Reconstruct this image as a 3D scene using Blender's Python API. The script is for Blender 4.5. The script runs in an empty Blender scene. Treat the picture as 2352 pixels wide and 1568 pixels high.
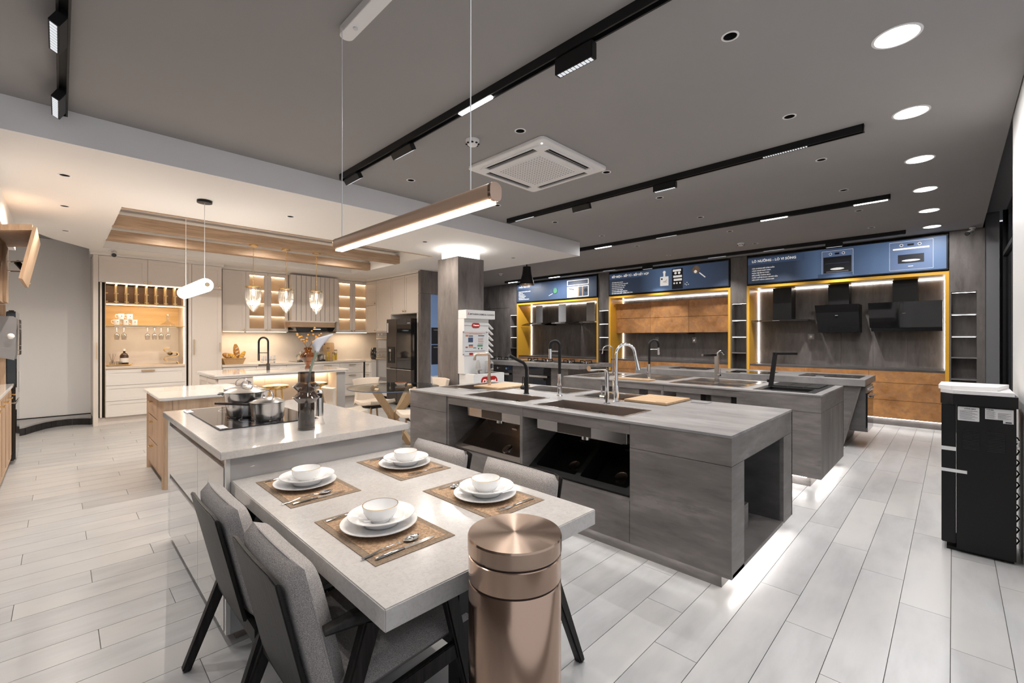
import bpy, bmesh, math, random
from mathutils import Vector, Matrix

# ------------------------------------------------------------------ camera, world, exposure
sc = bpy.context.scene
col = sc.collection
cam = bpy.data.objects.new('camera', bpy.data.cameras.new('camera'))
col.objects.link(cam)
cam.location = (0, 0, 1.40)
cam.rotation_euler = (math.radians(90), 0, math.radians(44.66))
cam.data.sensor_width = 36.0
cam.data.lens = 36.0 * 1025.0 / 2352.0
cam.data.shift_y = -7.5 / 2352.0
cam.data.clip_start = 0.02
sc.camera = cam

world = bpy.data.worlds.new('world')
sc.world = world
world.use_nodes = True
world.node_tree.nodes['Background'].inputs[0].default_value = (0.93, 0.95, 1.0, 1)
world.node_tree.nodes['Background'].inputs[1].default_value = 0.75

sc.view_settings.view_transform = 'Standard'
sc.view_settings.look = 'None'
sc.view_settings.gamma = 1.0
sc.view_settings.use_curve_mapping = False
sc.view_settings.exposure = 0.18
sc.cycles.max_bounces = 6
sc.cycles.diffuse_bounces = 3
sc.cycles.glossy_bounces = 3
sc.cycles.transmission_bounces = 4
sc.cycles.transparent_max_bounces = 12
sc.cycles.use_adaptive_sampling = True
sc.cycles.adaptive_threshold = 0.1
sc.cycles.adaptive_min_samples = 16
sc.cycles.sample_clamp_indirect = 4.0
sc.cycles.caustics_reflective = False
sc.cycles.caustics_refractive = False
sc.cycles.use_denoising = True

COOL = (1.0, 0.98, 0.965)
WARM = (1.0, 0.92, 0.83)
P_GRID, P_PANEL, P_DROP, P_TRACK = 36.0, 9.0, 68.0, 11.0

# ------------------------------------------------------------------ helpers
def link(o, parent=None):
    col.objects.link(o)
    if parent is not None:
        o.parent = parent
    return o

def root_of(o):
    while o.parent is not None:
        o = o.parent
    return o

class G:
    """collects vertices and faces of one mesh"""
    def __init__(s):
        s.v, s.f = [], []
    def add(s, vs, fs):
        n = len(s.v)
        s.v += [tuple(p) for p in vs]
        s.f += [tuple(i + n for i in f) for f in fs]
        return s
    def box(s, x0, x1, y0, y1, z0, z1):
        return s.hexa([(x0,y0,z0),(x1,y0,z0),(x1,y1,z0),(x0,y1,z0),(x0,y0,z1),(x1,y0,z1),(x1,y1,z1),(x0,y1,z1)])
    def hexa(s, p):
        return s.add(p, [(3,2,1,0),(4,5,6,7),(0,1,5,4),(1,2,6,5),(2,3,7,6),(3,0,4,7)])
    def cbox(s, c, d):
        return s.box(c[0]-d[0]/2,c[0]+d[0]/2,c[1]-d[1]/2,c[1]+d[1]/2,c[2]-d[2]/2,c[2]+d[2]/2)
    def lathe(s, prof, c=(0,0,0), n=24, axis='z', wave=None, cap=False):
        vs, fs = [], []
        m = len(prof)
        for i in range(n):
            a = 2*math.pi*i/n
            for (r, h) in prof:
                k = r if wave is None else r*(1+wave*math.cos(a*n/2))
                x, y = k*math.cos(a), k*math.sin(a)
                p = (x, y, h) if axis == 'z' else ((h, x, y) if axis == 'x' else (y, h, x))
                vs.append((p[0]+c[0], p[1]+c[1], p[2]+c[2]))
        for i in range(n):
            j = (i+1) % n
            for k in range(m-1):
                fs.append((i*m+k, j*m+k, j*m+k+1, i*m+k+1))
        if cap and prof[0][0] > 1e-6: fs.append(tuple(i*m for i in range(n))[::-1])
        if cap and prof[-1][0] > 1e-6: fs.append(tuple(i*m+m-1 for i in range(n)))
        return s.add(vs, fs)
    def cyl(s, c, r, h, n=20, axis='z', r1=None):
        return s.lathe([(r,0),(r if r1 is None else r1,h)], c, n, axis, cap=True)
    def tube(s, path, r, n=10, flat=1.0, cap=True):
        P = [Vector(p) for p in path]
        R = r if isinstance(r, (list, tuple)) else [r]*len(P)
        vs, fs = [], []
        up = None
        for i, p in enumerate(P):
            t = (P[min(i+1,len(P)-1)] - P[max(i-1,0)]).normalized()
            if up is None:
                up = Vector((0,0,1)) if abs(t.z) < 0.9 else Vector((1,0,0))
            a = t.cross(up)
            if a.length < 1e-5: a = t.orthogonal()
            a.normalize(); b = a.cross(t).normalized(); up = b
            for k in range(n):
                w = 2*math.pi*k/n
                vs.append(p + a*(math.cos(w)*R[i]) + b*(math.sin(w)*R[i]*flat))
        for i in range(len(P)-1):
            for k in range(n):
                l = (k+1) % n
                fs.append((i*n+k, i*n+l, (i+1)*n+l, (i+1)*n+k))
        if cap:
            fs.append(tuple(range(n))[::-1]); fs.append(tuple((len(P)-1)*n+k for k in range(n)))
        return s.add(vs, fs)
    def bar(s, p, q, w, h, up=(0,0,1), w1=None, h1=None):
        p, q = Vector(p), Vector(q); t = (q-p).normalized(); u = Vector(up)
        a = t.cross(u).normalized(); b = a.cross(t).normalized()
        w1 = w if w1 is None else w1; h1 = h if h1 is None else h1
        vs = []
        for o, ww, hh in ((p, w, h), (q, w1, h1)):
            for sx, sy in ((-1,-1),(1,-1),(1,1),(-1,1)):
                vs.append(o + a*sx*ww/2 + b*sy*hh/2)
        return s.hexa(vs)
    def prism(s, poly, a, b, axis='x'):
        n = len(poly)
        def P(t, u, v): return (t,u,v) if axis == 'x' else ((u,t,v) if axis == 'y' else (u,v,t))
        vs = [P(a,u,v) for u,v in poly] + [P(b,u,v) for u,v in poly]
        fs = [tuple(range(n))[::-1], tuple(range(n,2*n))] + [(i,(i+1)%n,n+(i+1)%n,n+i) for i in range(n)]
        return s.add(vs, fs)
    def surf(s, fn, nu, nv, closed_u=False):
        vs = [fn(i/(nu if closed_u else nu-1), j/(nv-1)) for i in range(nu) for j in range(nv)]
        fs = []
        for i in range(nu if closed_u else nu-1):
            for j in range(nv-1):
                k = (i+1) % nu
                fs.append((i*nv+j, k*nv+j, k*nv+j+1, i*nv+j+1))
        return s.add(vs, fs)
    def sph(s, c, r, n=12, m=8, sc3=(1,1,1)):
        prof = [(max(1e-7, r*math.sin(math.pi*k/m)), -r*math.cos(math.pi*k/m)) for k in range(m+1)]
        g = G().lathe(prof, (0,0,0), n)
        return s.add([(c[0]+p[0]*sc3[0], c[1]+p[1]*sc3[1], c[2]+p[2]*sc3[2]) for p in g.v], g.f)
    def xf(s, M):
        s.v = [tuple(M @ Vector(p)) for p in s.v]
        return s

def rrect(x0, x1, y0, y1, r, n=5):
    pts = []
    for cx, cy, a0 in ((x1-r,y1-r,0),(x0+r,y1-r,90),(x0+r,y0+r,180),(x1-r,y0+r,270)):
        for k in range(n+1):
            a = math.radians(a0 + 90*k/n)
            pts.append((cx+r*math.cos(a), cy+r*math.sin(a)))
    return pts

def mesh_from(g, bev=0, seg=2, smooth=None, off=None):
    me = bpy.data.meshes.new('m')
    bm = bmesh.new()
    vs = [bm.verts.new(p) for p in g.v]
    for f in g.f:
        try: bm.faces.new([vs[i] for i in f])
        except ValueError: pass
    bmesh.ops.remove_doubles(bm, verts=bm.verts, dist=1e-6)
    bmesh.ops.recalc_face_normals(bm, faces=bm.faces)
    if bev:
        es = [e for e in bm.edges if len(e.link_faces) == 2 and e.calc_face_angle(0) > 0.5]
        bmesh.ops.bevel(bm, geom=es, offset=bev, segments=seg, affect='EDGES', clamp_overlap=True)
    if off is not None:
        bmesh.ops.translate(bm, vec=-Vector(off), verts=bm.verts)
    bm.to_mesh(me); bm.free()
    if smooth is None: smooth = 40
    if smooth:
        for p in me.polygons: p.use_smooth = True
        me.set_sharp_from_angle(angle=math.radians(smooth))
    return me

def put(g, name, m, parent=None, bev=0, seg=2, smooth=None, W=True, label=None):
    """one mesh object; as a part its world coordinates become local to its thing"""
    off = root_of(parent).location if (parent is not None and W) else None
    me = mesh_from(g, bev, seg, smooth, off)
    me.materials.append(MAT[m])
    o = link(bpy.data.objects.new(name, me), parent)
    if label: o['label'] = label
    return o

def tag(o, label=None, cat=None, group=None, kind=None):
    if label: o['label'] = label
    if cat: o['category'] = cat
    if group: o['group'] = group
    if kind: o['kind'] = kind
    return o

def thing(name, label, cat, loc=(0,0,0), rz=0, group=None):
    o = link(bpy.data.objects.new(name, None))
    o.empty_display_size = 0.05
    o.location = loc; o.rotation_euler = (0,0,rz)
    return tag(o, label, cat, group)

def one(g, name, label, cat, m, loc, group=None, bev=0, seg=2, smooth=None, W=True):
    """a thing that is one mesh, origin at loc (g in world coordinates)"""
    me = mesh_from(g, bev, seg, smooth, loc if W else None)
    me.materials.append(MAT[m])
    o = link(bpy.data.objects.new(name, me))
    o.location = loc
    return tag(o, label, cat, group)

def struct(g, name, m, bev=0, label=None, smooth=None):
    o = put(g, name, m, None, bev, smooth=smooth)
    return tag(o, label, None, None, 'structure')

def copy_tree(src, loc=None, rz=None, label=None, group=None, parent=None):
    o = src.copy(); link(o, parent)
    if loc is not None: o.location = loc
    if rz is not None: o.rotation_euler = (0,0,rz)
    if label: o['label'] = label
    if group: o['group'] = group
    for ch in list(src.children):
        c = ch.copy(); link(c, o)
        for g2 in list(ch.children):
            d = g2.copy(); link(d, c)
    return o

def plate_mesh(outer, holes, z0, z1, off=None):
    """flat slab with holes through it"""
    cu = bpy.data.curves.new('c', 'CURVE'); cu.dimensions = '2D'; cu.fill_mode = 'BOTH'
    cu.extrude = (z1-z0)/2
    for poly in [outer] + list(holes):
        sp = cu.splines.new('POLY'); sp.points.add(len(poly)-1)
        for p, (x, y) in zip(sp.points, poly): p.co = (x, y, 0, 1)
        sp.use_cyclic_u = True
    ob = bpy.data.objects.new('c', cu)
    me = bpy.data.meshes.new_from_object(ob)
    o = Vector(off) if off is not None else Vector((0,0,0))
    me.transform(Matrix.Translation(Vector((0,0,(z0+z1)/2)) - o))
    bpy.data.objects.remove(ob); bpy.data.curves.remove(cu)
    return me

def plate(outer, holes, z0, z1, name, m, parent=None):
    off = root_of(parent).location if parent is not None else None
    me = plate_mesh(outer, holes, z0, z1, off)
    me.materials.clear(); me.materials.append(MAT[m])
    return link(bpy.data.objects.new(name, me), parent)

def rect(x0, x1, y0, y1): return [(x0,y0),(x1,y0),(x1,y1),(x0,y1)]
def circ(x, y, r, n=20): return [(x+r*math.cos(2*math.pi*k/n), y+r*math.sin(2*math.pi*k/n)) for k in range(n)]

def text(s, size, name, m, parent, loc, rot, align='LEFT', W=True, bold=0.0):
    cu = bpy.data.curves.new('t', 'FONT')
    cu.body = s; cu.size = size; cu.align_x = align; cu.offset = bold; cu.resolution_u = 2
    ob = bpy.data.objects.new('t', cu)
    me = bpy.data.meshes.new_from_object(ob)
    bpy.data.objects.remove(ob); bpy.data.curves.remove(cu)
    me.materials.clear(); me.materials.append(MAT[m])
    o = link(bpy.data.objects.new(name, me), parent)
    L = Vector(loc)
    if W and parent is not None: L = L - root_of(parent).location
    o.location = L; o.rotation_euler = rot
    return o

RY = (math.pi/2, 0, 0)               # text on a face that looks to -Y
RX = (math.pi/2, 0, math.pi/2)       # text on a face that looks to +X

def lamp(kind, name, loc, power, color, parent=None, size=0.05, size_y=None, rot=(0,0,0), spread=None, angle=None, blend=0.6):
    d = bpy.data.lights.new(name, kind)
    d.energy = power; d.color = color
    if kind == 'AREA':
        d.shape = 'DISK' if size_y is None else 'RECTANGLE'
        d.size = size
        if size_y: d.size_y = size_y
        if spread: d.spread = math.radians(spread)
    elif kind == 'SPOT':
        d.spot_size = math.radians(angle or 100); d.spot_blend = blend; d.shadow_soft_size = size
    else:
        d.shadow_soft_size = size
    o = link(bpy.data.objects.new(name, d), parent)
    L = Vector(loc)
    if parent is not None: L = L - root_of(parent).location
    o.location = L; o.rotation_euler = rot
    return o

# ------------------------------------------------------------------ materials
MAT = {}
def node(nt, t, **kw):
    n = nt.nodes.new(t)
    for k, v in kw.items():
        if k.startswith('i_'):
            key = k[2:]; n.inputs[int(key) if key.isdigit() else key.replace('_',' ')].default_value = v
        else: setattr(n, k, v)
    return n

def M(name, c, rough=0.5, metal=0.0, c2=None, scale=(4,4,4), detail=4.0, lo=0.35, hi=0.65, bump=0.0, bscale=None,
      emit=0.0, ecol=None, trans=0.0, ior=1.45, alpha=1.0, coat=0.0, rand=0.0, local=False, aniso=0.0, c3=None, scale3=(1,1,1), spec=None, rot=None, dist=0.0):
    m = bpy.data.materials.new(name); m.use_nodes = True
    nt = m.node_tree; b = nt.nodes['Principled BSDF']
    def setc(sock, v): b.inputs[sock].default_value = v
    setc('Base Color', (*c, 1)); setc('Roughness', rough); setc('Metallic', metal); setc('IOR', ior)
    setc('Transmission Weight', trans); setc('Alpha', alpha); setc('Coat Weight', coat); setc('Coat Roughness', 0.05)
    if spec is not None: setc('Specular IOR Level', spec)
    if aniso: setc('Anisotropic', aniso)
    if emit: setc('Emission Strength', emit); setc('Emission Color', (*(ecol or c), 1))
    if c2 is not None or bump or c3 is not None:
        if local:
            src = node(nt, 'ShaderNodeTexCoord').outputs['Object']
        else:
            src = node(nt, 'ShaderNodeNewGeometry').outputs['Position']
        if rot is not None:
            r = node(nt, 'ShaderNodeMapping'); r.inputs['Rotation'].default_value = rot
            nt.links.new(src, r.inputs['Vector']); src = r.outputs[0]
        if rand:
            oi = node(nt, 'ShaderNodeObjectInfo')
            ad = node(nt, 'ShaderNodeVectorMath', operation='MULTIPLY_ADD')
            cmb = node(nt, 'ShaderNodeCombineXYZ')
            for k in range(3): nt.links.new(oi.outputs['Random'], cmb.inputs[k])
            nt.links.new(cmb.outputs[0], ad.inputs[0]); ad.inputs[1].default_value = (rand, rand*1.7, rand*.6)
            nt.links.new(src, ad.inputs[2]); src = ad.outputs[0]
        def noise(sv):
            mp = node(nt, 'ShaderNodeMapping'); mp.inputs['Scale'].default_value = sv
            nt.links.new(src, mp.inputs['Vector'])
            n = node(nt, 'ShaderNodeTexNoise', i_Scale=1.0, i_Detail=detail, i_Roughness=0.62, i_Distortion=dist)
            nt.links.new(mp.outputs[0], n.inputs['Vector'])
            return n.outputs['Fac']
        colour = None
        if c2 is not None:
            f = noise(scale)
            rp = node(nt, 'ShaderNodeValToRGB')
            rp.color_ramp.elements[0].position = lo; rp.color_ramp.elements[0].color = (*c, 1)
            rp.color_ramp.elements[1].position = hi; rp.color_ramp.elements[1].color = (*c2, 1)
            nt.links.new(f, rp.inputs[0]); colour = rp.outputs[0]
        if c3 is not None:
            f3 = noise(scale3)
            rp3 = node(nt, 'ShaderNodeValToRGB')
            rp3.color_ramp.elements[0].position = 0.47; rp3.color_ramp.elements[1].position = 0.62
            nt.links.new(f3, rp3.inputs[0])
            mx = node(nt, 'ShaderNodeMix', data_type='RGBA')
            nt.links.new(rp3.outputs[0], mx.inputs[0])
            if colour is not None: nt.links.new(colour, mx.inputs[6])
            else: mx.inputs[6].default_value = (*c, 1)
            mx.inputs[7].default_value = (*c3, 1)
            colour = mx.outputs[2]
        if colour is not None: nt.links.new(colour, b.inputs['Base Color'])
        if bump:
            bn = node(nt, 'ShaderNodeBump', i_Strength=bump, i_Distance=0.004)
            nt.links.new(noise(bscale or scale), bn.inputs['Height']); nt.links.new(bn.outputs[0], b.inputs['Normal'])
    MAT[name] = m
    return m

def E(name, c, s):
    m = bpy.data.materials.new(name); m.use_nodes = True
    nt = m.node_tree; nt.nodes.clear()
    o = node(nt, 'ShaderNodeOutputMaterial'); e = node(nt, 'ShaderNodeEmission')
    e.inputs[0].default_value = (*c, 1); e.inputs[1].default_value = s
    nt.links.new(e.outputs[0], o.inputs[0]); MAT[name] = m

def GLASS(name, c, rough=0.0, mix=0.12, white=0.0):
    """thin glass: tinted transparency with a gloss coat"""
    m = bpy.data.materials.new(name); m.use_nodes = True
    nt = m.node_tree; nt.nodes.clear()
    o = node(nt, 'ShaderNodeOutputMaterial'); t = node(nt, 'ShaderNodeBsdfTransparent'); g = node(nt, 'ShaderNodeBsdfGlossy')
    t.inputs[0].default_value = (*c, 1); g.inputs['Roughness'].default_value = rough
    lw = node(nt, 'ShaderNodeLayerWeight'); lw.inputs[0].default_value = 0.12; mx = node(nt, 'ShaderNodeMixShader')
    ad = node(nt, 'ShaderNodeMath', operation='ADD'); ad.inputs[1].default_value = mix
    nt.links.new(lw.outputs['Facing'], ad.inputs[0]); nt.links.new(ad.outputs[0], mx.inputs[0])
    nt.links.new(t.outputs[0], mx.inputs[1]); nt.links.new(g.outputs[0], mx.inputs[2]); nt.links.new(mx.outputs[0], o.inputs[0])
    if white:
        df = node(nt, 'ShaderNodeBsdfTranslucent'); df.inputs[0].default_value = (0.95,0.93,0.9,1)
        m2 = node(nt, 'ShaderNodeMixShader'); m2.inputs[0].default_value = white
        nt.links.new(mx.outputs[0], m2.inputs[1]); nt.links.new(df.outputs[0], m2.inputs[2]); nt.links.new(m2.outputs[0], o.inputs[0])
    MAT[name] = m

M('grout', (0.19,0.17,0.158), 0.8)
M('plank', (0.465,0.463,0.465), 0.30, c2=(0.375,0.37,0.37), scale=(7,1.6,3), rand=23.0, c3=(0.475,0.462,0.45), scale3=(2.0,0.8,1), bump=0.04, bscale=(60,8,10))
M('ceil_grey', (0.335,0.32,0.313), 0.9, c2=(0.35,0.335,0.325), scale=(.6,.6,.6))
M('ceil_white', (0.85,0.82,0.79), 0.9)
M('bulk_face', (0.86,0.85,0.86), 0.8)
M('wall_white', (0.86,0.84,0.83), 0.85)
M('wall_grey', (0.20,0.20,0.21), 0.7)
M('concrete', (0.115,0.104,0.099), 0.48, c2=(0.225,0.206,0.198), scale=(1.6,1.6,6), c3=(0.15,0.137,0.131), scale3=(5,5,26), bump=0.05, bscale=(40,40,90))
M('concrete_v', (0.115,0.10,0.093), 0.5, c2=(0.215,0.192,0.18), scale=(6,6,1.4), c3=(0.16,0.142,0.134), scale3=(18,18,5), bump=0.05, bscale=(90,90,30))
M('concrete_top', (0.19,0.18,0.176), 0.36, c2=(0.33,0.316,0.31), scale=(2.0,7,3), c3=(0.25,0.237,0.232), scale3=(5,22,5))
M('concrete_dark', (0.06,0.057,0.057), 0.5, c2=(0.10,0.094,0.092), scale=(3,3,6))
M('rust', (0.31,0.135,0.045), 0.42, c2=(0.58,0.28,0.10), scale=(5,5,5), c3=(0.40,0.20,0.09), scale3=(11,11,11), detail=8)
M('yellow', (0.86,0.46,0.05), 0.35)
M('cream', (0.74,0.665,0.60), 0.45)
M('cream_light', (0.80,0.75,0.70), 0.4)
M('beige_panel', (0.74,0.60,0.47), 0.5)
M('splash', (0.72,0.64,0.57), 0.3, c2=(0.76,0.69,0.62), scale=(4,4,4))
M('marble_white', (0.82,0.79,0.76), 0.09, coat=0.5)
M('quartz', (0.475,0.45,0.43), 0.16, c2=(0.51,0.485,0.465), scale=(22,22,22), c3=(0.445,0.42,0.40), scale3=(55,55,55), coat=0.3, detail=10, dist=1.5)
M('quartz_side', (0.46,0.44,0.43), 0.35, c2=(0.53,0.505,0.49), scale=(12,12,12), detail=8)
M('lacquer', (0.50,0.48,0.46), 0.06, coat=1.0)
M('lacquer_dark', (0.30,0.29,0.29), 0.1, coat=0.6)
M('oak', (0.50,0.345,0.225), 0.5, c2=(0.60,0.43,0.295), scale=(14,14,1.6), c3=(0.46,0.31,0.20), scale3=(40,40,3), local=False)
M('oak_x', (0.40,0.27,0.175), 0.5, c2=(0.50,0.35,0.235), scale=(22,1.6,22), c3=(0.36,0.24,0.155), scale3=(60,3,60))
M('oak_niche', (0.62,0.43,0.20), 0.5, c2=(0.72,0.52,0.27), scale=(16,1.6,22))
M('bamboo', (0.43,0.28,0.155), 0.45, c2=(0.51,0.345,0.20), scale=(3,30,3))
M('walnut', (0.16,0.10,0.065), 0.55, c2=(0.20,0.125,0.08), scale=(3,3,30))
M('steel', (0.62,0.60,0.58), 0.20, 1.0, c2=(0.68,0.65,0.62), scale=(3,3,60))
M('steel_dark', (0.42,0.37,0.335), 0.30, 1.0)
M('chrome', (0.86,0.86,0.86), 0.06, 1.0)
M('gold', (0.83,0.58,0.24), 0.16, 1.0)
M('brass', (0.72,0.52,0.33), 0.3, 1.0)
M('rose_steel', (0.66,0.55,0.46), 0.22, 1.0)
M('copper', (0.46,0.325,0.25), 0.16, 1.0, aniso=0.6)
M('copper_dark', (0.05,0.035,0.03), 0.4, 1.0)
M('black_matte', (0.009,0.009,0.0095), 0.42, spec=0.35)
M('black_gloss', (0.010,0.010,0.011), 0.06, coat=0.5)
M('black_granite', (0.006,0.006,0.006), 0.35)
M('black_wood', (0.011,0.010,0.0095), 0.42, spec=0.2, c2=(0.022,0.020,0.019), scale=(60,60,5), bump=0.25, bscale=(90,90,6), local=True)
M('dark_slot', (0.008,0.006,0.005), 0.8)
M('graphite', (0.10,0.085,0.075), 0.25, 0.6)
M('grey_metal', (0.30,0.29,0.29), 0.4, 0.5)
M('grey_paint', (0.40,0.39,0.39), 0.5)
M('white_paint', (0.80,0.79,0.78), 0.45)
M('white_plastic', (0.88,0.86,0.85), 0.35)
M('porcelain', (0.86,0.85,0.84), 0.12, coat=0.5)
M('tweed', (0.20,0.185,0.178), 0.95, c2=(0.44,0.41,0.395), scale=(440,440,440), lo=0.38, hi=0.62, detail=3, bump=0.5, bscale=(300,300,300), local=True)
M('cream_fabric', (0.66,0.56,0.46), 0.9, bump=0.2, bscale=(200,200,200), c2=(0.70,0.60,0.5), scale=(60,60,60), local=True)
M('placemat', (0.27,0.17,0.10), 0.75, c2=(0.42,0.275,0.165), scale=(130,130,10), lo=0.4, hi=0.6, detail=1, bump=0.5, bscale=(160,160,10))
M('mat_border', (0.17,0.12,0.082), 0.8, c2=(0.24,0.175,0.12), scale=(160,160,10), detail=1)
M('red', (0.42,0.02,0.015), 0.4)
M('poster', (0.72,0.73,0.74), 0.4)
M('ink', (0.03,0.03,0.04), 0.6)
M('ink_blue', (0.06,0.09,0.16), 0.5)
M('ink_green', (0.10,0.32,0.17), 0.5)
M('ink_orange', (0.65,0.22,0.08), 0.5)
M('paper', (0.60,0.60,0.62), 0.6)
M('bread', (0.50,0.22,0.05), 0.6, c2=(0.66,0.36,0.10), scale=(30,30,30), local=True)
M('yellow_bread', (0.78,0.42,0.05), 0.55)
M('wicker', (0.48,0.30,0.14), 0.8, c2=(0.62,0.42,0.22), scale=(60,60,90), bump=0.6, bscale=(80,80,120))
M('pasta', (0.75,0.50,0.08), 0.6)
M('petal', (0.66,0.68,0.76), 0.5)
M('stem_green', (0.22,0.26,0.20), 0.5)
M('twig', (0.16,0.09,0.05), 0.7)
M('orange_leaf', (0.80,0.36,0.05), 0.6)
M('whisky', (0.045,0.018,0.008), 0.08, coat=0.6)
M('amber', (0.60,0.25,0.06), 0.05, trans=0.75, coat=0.3)
M('sign_blue', (0.035,0.052,0.095), 0.45, emit=0.25, ecol=(0.04,0.06,0.11))
M('sign_light', (0.10,0.16,0.30), 0.45, emit=0.35, ecol=(0.10,0.16,0.30))
M('sign_mid', (0.06,0.10,0.19), 0.45, emit=0.30, ecol=(0.06,0.10,0.19))
M('sign_text', (0.85,0.82,0.78), 0.5, emit=0.5, ecol=(0.85,0.82,0.78))
M('sign_oven', (0.13,0.19,0.33), 0.45, emit=0.35, ecol=(0.13,0.19,0.33))
def PRINT(name, stops):
    """printed colour gradient along the width of a sign"""
    M(name, (0.05,0.08,0.14), 0.45)
    nt = MAT[name].node_tree; b = nt.nodes['Principled BSDF']
    gp = node(nt, 'ShaderNodeNewGeometry'); sx = node(nt, 'ShaderNodeSeparateXYZ'); mr = node(nt, 'ShaderNodeMapRange')
    x0, x1 = stops[0][0], stops[-1][0]
    mr.inputs['From Min'].default_value = x0; mr.inputs['From Max'].default_value = x1
    rp = node(nt, 'ShaderNodeValToRGB')
    while len(rp.color_ramp.elements) < len(stops): rp.color_ramp.elements.new(0.5)
    for e, (x, c_) in zip(rp.color_ramp.elements, stops): e.position = (x-x0)/(x1-x0); e.color = (*c_, 1)
    nt.links.new(gp.outputs['Position'], sx.inputs[0]); nt.links.new(sx.outputs[0], mr.inputs[0]); nt.links.new(mr.outputs[0], rp.inputs[0])
    nt.links.new(rp.outputs[0], b.inputs['Base Color']); nt.links.new(rp.outputs[0], b.inputs['Emission Color']); b.inputs['Emission Strength'].default_value = 0.32
DK, MD, LT = (0.035,0.052,0.09), (0.06,0.10,0.19), (0.11,0.18,0.32)
PRINT('print_1', [(-9.0,DK),(-8.2,DK),(-7.6,MD),(-6.3,DK)])
PRINT('print_2', [(-5.9,DK),(-5.1,DK),(-4.65,LT),(-4.35,LT),(-4.0,MD),(-3.2,DK)])
PRINT('print_3', [(-2.8,DK),(-2.05,DK),(-1.7,LT),(-1.4,MD),(-0.9,LT),(-0.05,LT)])
M('oven_dark', (0.015,0.018,0.028), 0.3)
M('glow_blue', (0.12,0.18,0.30), 0.5, emit=0.35, ecol=(0.14,0.22,0.40))
M('mesh_blue', (0.05,0.06,0.075), 0.5)
M('frost', (0.72,0.72,0.73), 0.35)
M('plinth_tile', (0.018,0.017,0.018), 0.55, c2=(0.03,0.028,0.028), scale=(20,20,20))
M('pendant_brown', (0.46,0.32,0.23), 0.38, 0.3)
M('can', (0.02,0.02,0.02), 0.3)
GLASS('glass', (0.93,0.95,0.95), 0.0, 0.02)
GLASS('glass_table', (0.80,0.83,0.83), 0.0, 0.06)
GLASS('glass_smoke', (0.34,0.30,0.28), 0.0, 0.10)
GLASS('glass_smoke_dark', (0.22,0.19,0.17), 0.03, 0.08)
GLASS('glass_amber', (0.66,0.36,0.10), 0.0, 0.05)
GLASS('glass_crystal', (0.93,0.92,0.91), 0.0, 0.10, 0.10)
GLASS('crystal_prism', (0.985,0.975,0.96), 0.02, 0.20, 0.04)
GLASS('glass_reeded', (0.97,0.92,0.86), 0.2, 0.0, 0.25)
GLASS('glass_shop', (0.10,0.10,0.11), 0.02, 0.06)
E('led_white', (1.0,0.96,0.92), 11.0)
E('led_plinth', (1.0,0.96,0.92), 26.0)
E('led_cabinet', (1.0,0.78,0.52), 20.0)
E('led_soft', (1.0,0.96,0.92), 6.0)
E('led_warm', (1.0,0.78,0.52), 9.0)
E('led_track', (1.0,0.98,0.96), 18.0)
E('led_panel', (1.0,0.98,0.97), 14.0)
E('led_pendant', (1.0,0.82,0.62), 10.0)
E('lamp_white', (1.0,0.92,0.84), 6.0)
E('lamp_crystal', (1.0,0.86,0.68), 5.0)
E('led_cell', (0.95,0.97,1.0), 0.75)
E('cove', (1.0,0.97,0.93), 9.0)
E('can_lamp', (1.0,0.95,0.88), 0.6)
E('led_dot', (0.9,1.0,0.95), 3.0)

# ------------------------------------------------------------------ floor: planks laid along Y
floor = struct(G().box(-11.7,1.3,-3.2,10.1,-0.12,-0.006), 'floor', 'grout', label='pale wood-look plank floor of the showroom')
PW, PL, GAP = 0.1945, 1.2, 0.003
pm = mesh_from(G().box(0,PW-GAP,0,PL-GAP,-0.012,0.0), off=None, smooth=0)
pm.materials.append(MAT['plank'])
FX, FY = -math.sin(math.radians(44.66)), math.cos(math.radians(44.66))
hidden = [(-3.95,-0.9,2.6,3.7),(-3.8,-0.9,5.0,6.0),(-7.7,-0.9,7.2,8.3),(-3.85,-2.35,0.55,1.4),(-6.1,-5.3,0.68,1.35),(-7.8,-6.85,1.45,3.1),(-5.7,-5.2,4.1,4.7)]
cand = []
for i in range(-58, 7):
    x = -0.59 + PW*i
    j0 = 2.53 - 0.3*i
    j0 = j0 - PL*math.ceil((j0+3.0)/PL)
    n = 0
    while j0 + n*PL < 9.9:
        y = j0 + n*PL; n += 1
        cx, cy = x+PW/2, y+PL/2
        best = None
        for yy in (y+0.05, cy, y+PL-0.05):
            d = cx*FX + yy*FY; r = cx*FY - yy*FX
            if d > 0.5 and abs(r/d) < 1.16 and 1025*1.4/d < 800:
                best = d if best is None else min(best, d)
        hid = any(a < cx < b and c < y+0.1 and y+PL-0.1 < e for a, b, c, e in hidden) or cx < -9.7 or y > 9.35 or (cx > 0.4)
        cand.append((best if (best is not None and not hid) else 99.0, x, y))
cand.sort()
rest = G()
for k, (d, x, y) in enumerate(cand):
    if k < 300 and d < 90:
        o = link(bpy.data.objects.new('plank', pm), floor); o.location = (x, y, 0)
    else:
        rest.box(x, x+PW-GAP, y, min(y+PL-GAP, 9.96), -0.012, 0.0)
tag(put(rest, 'plank_field', 'plank', floor, smooth=0), kind='stuff')

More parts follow.
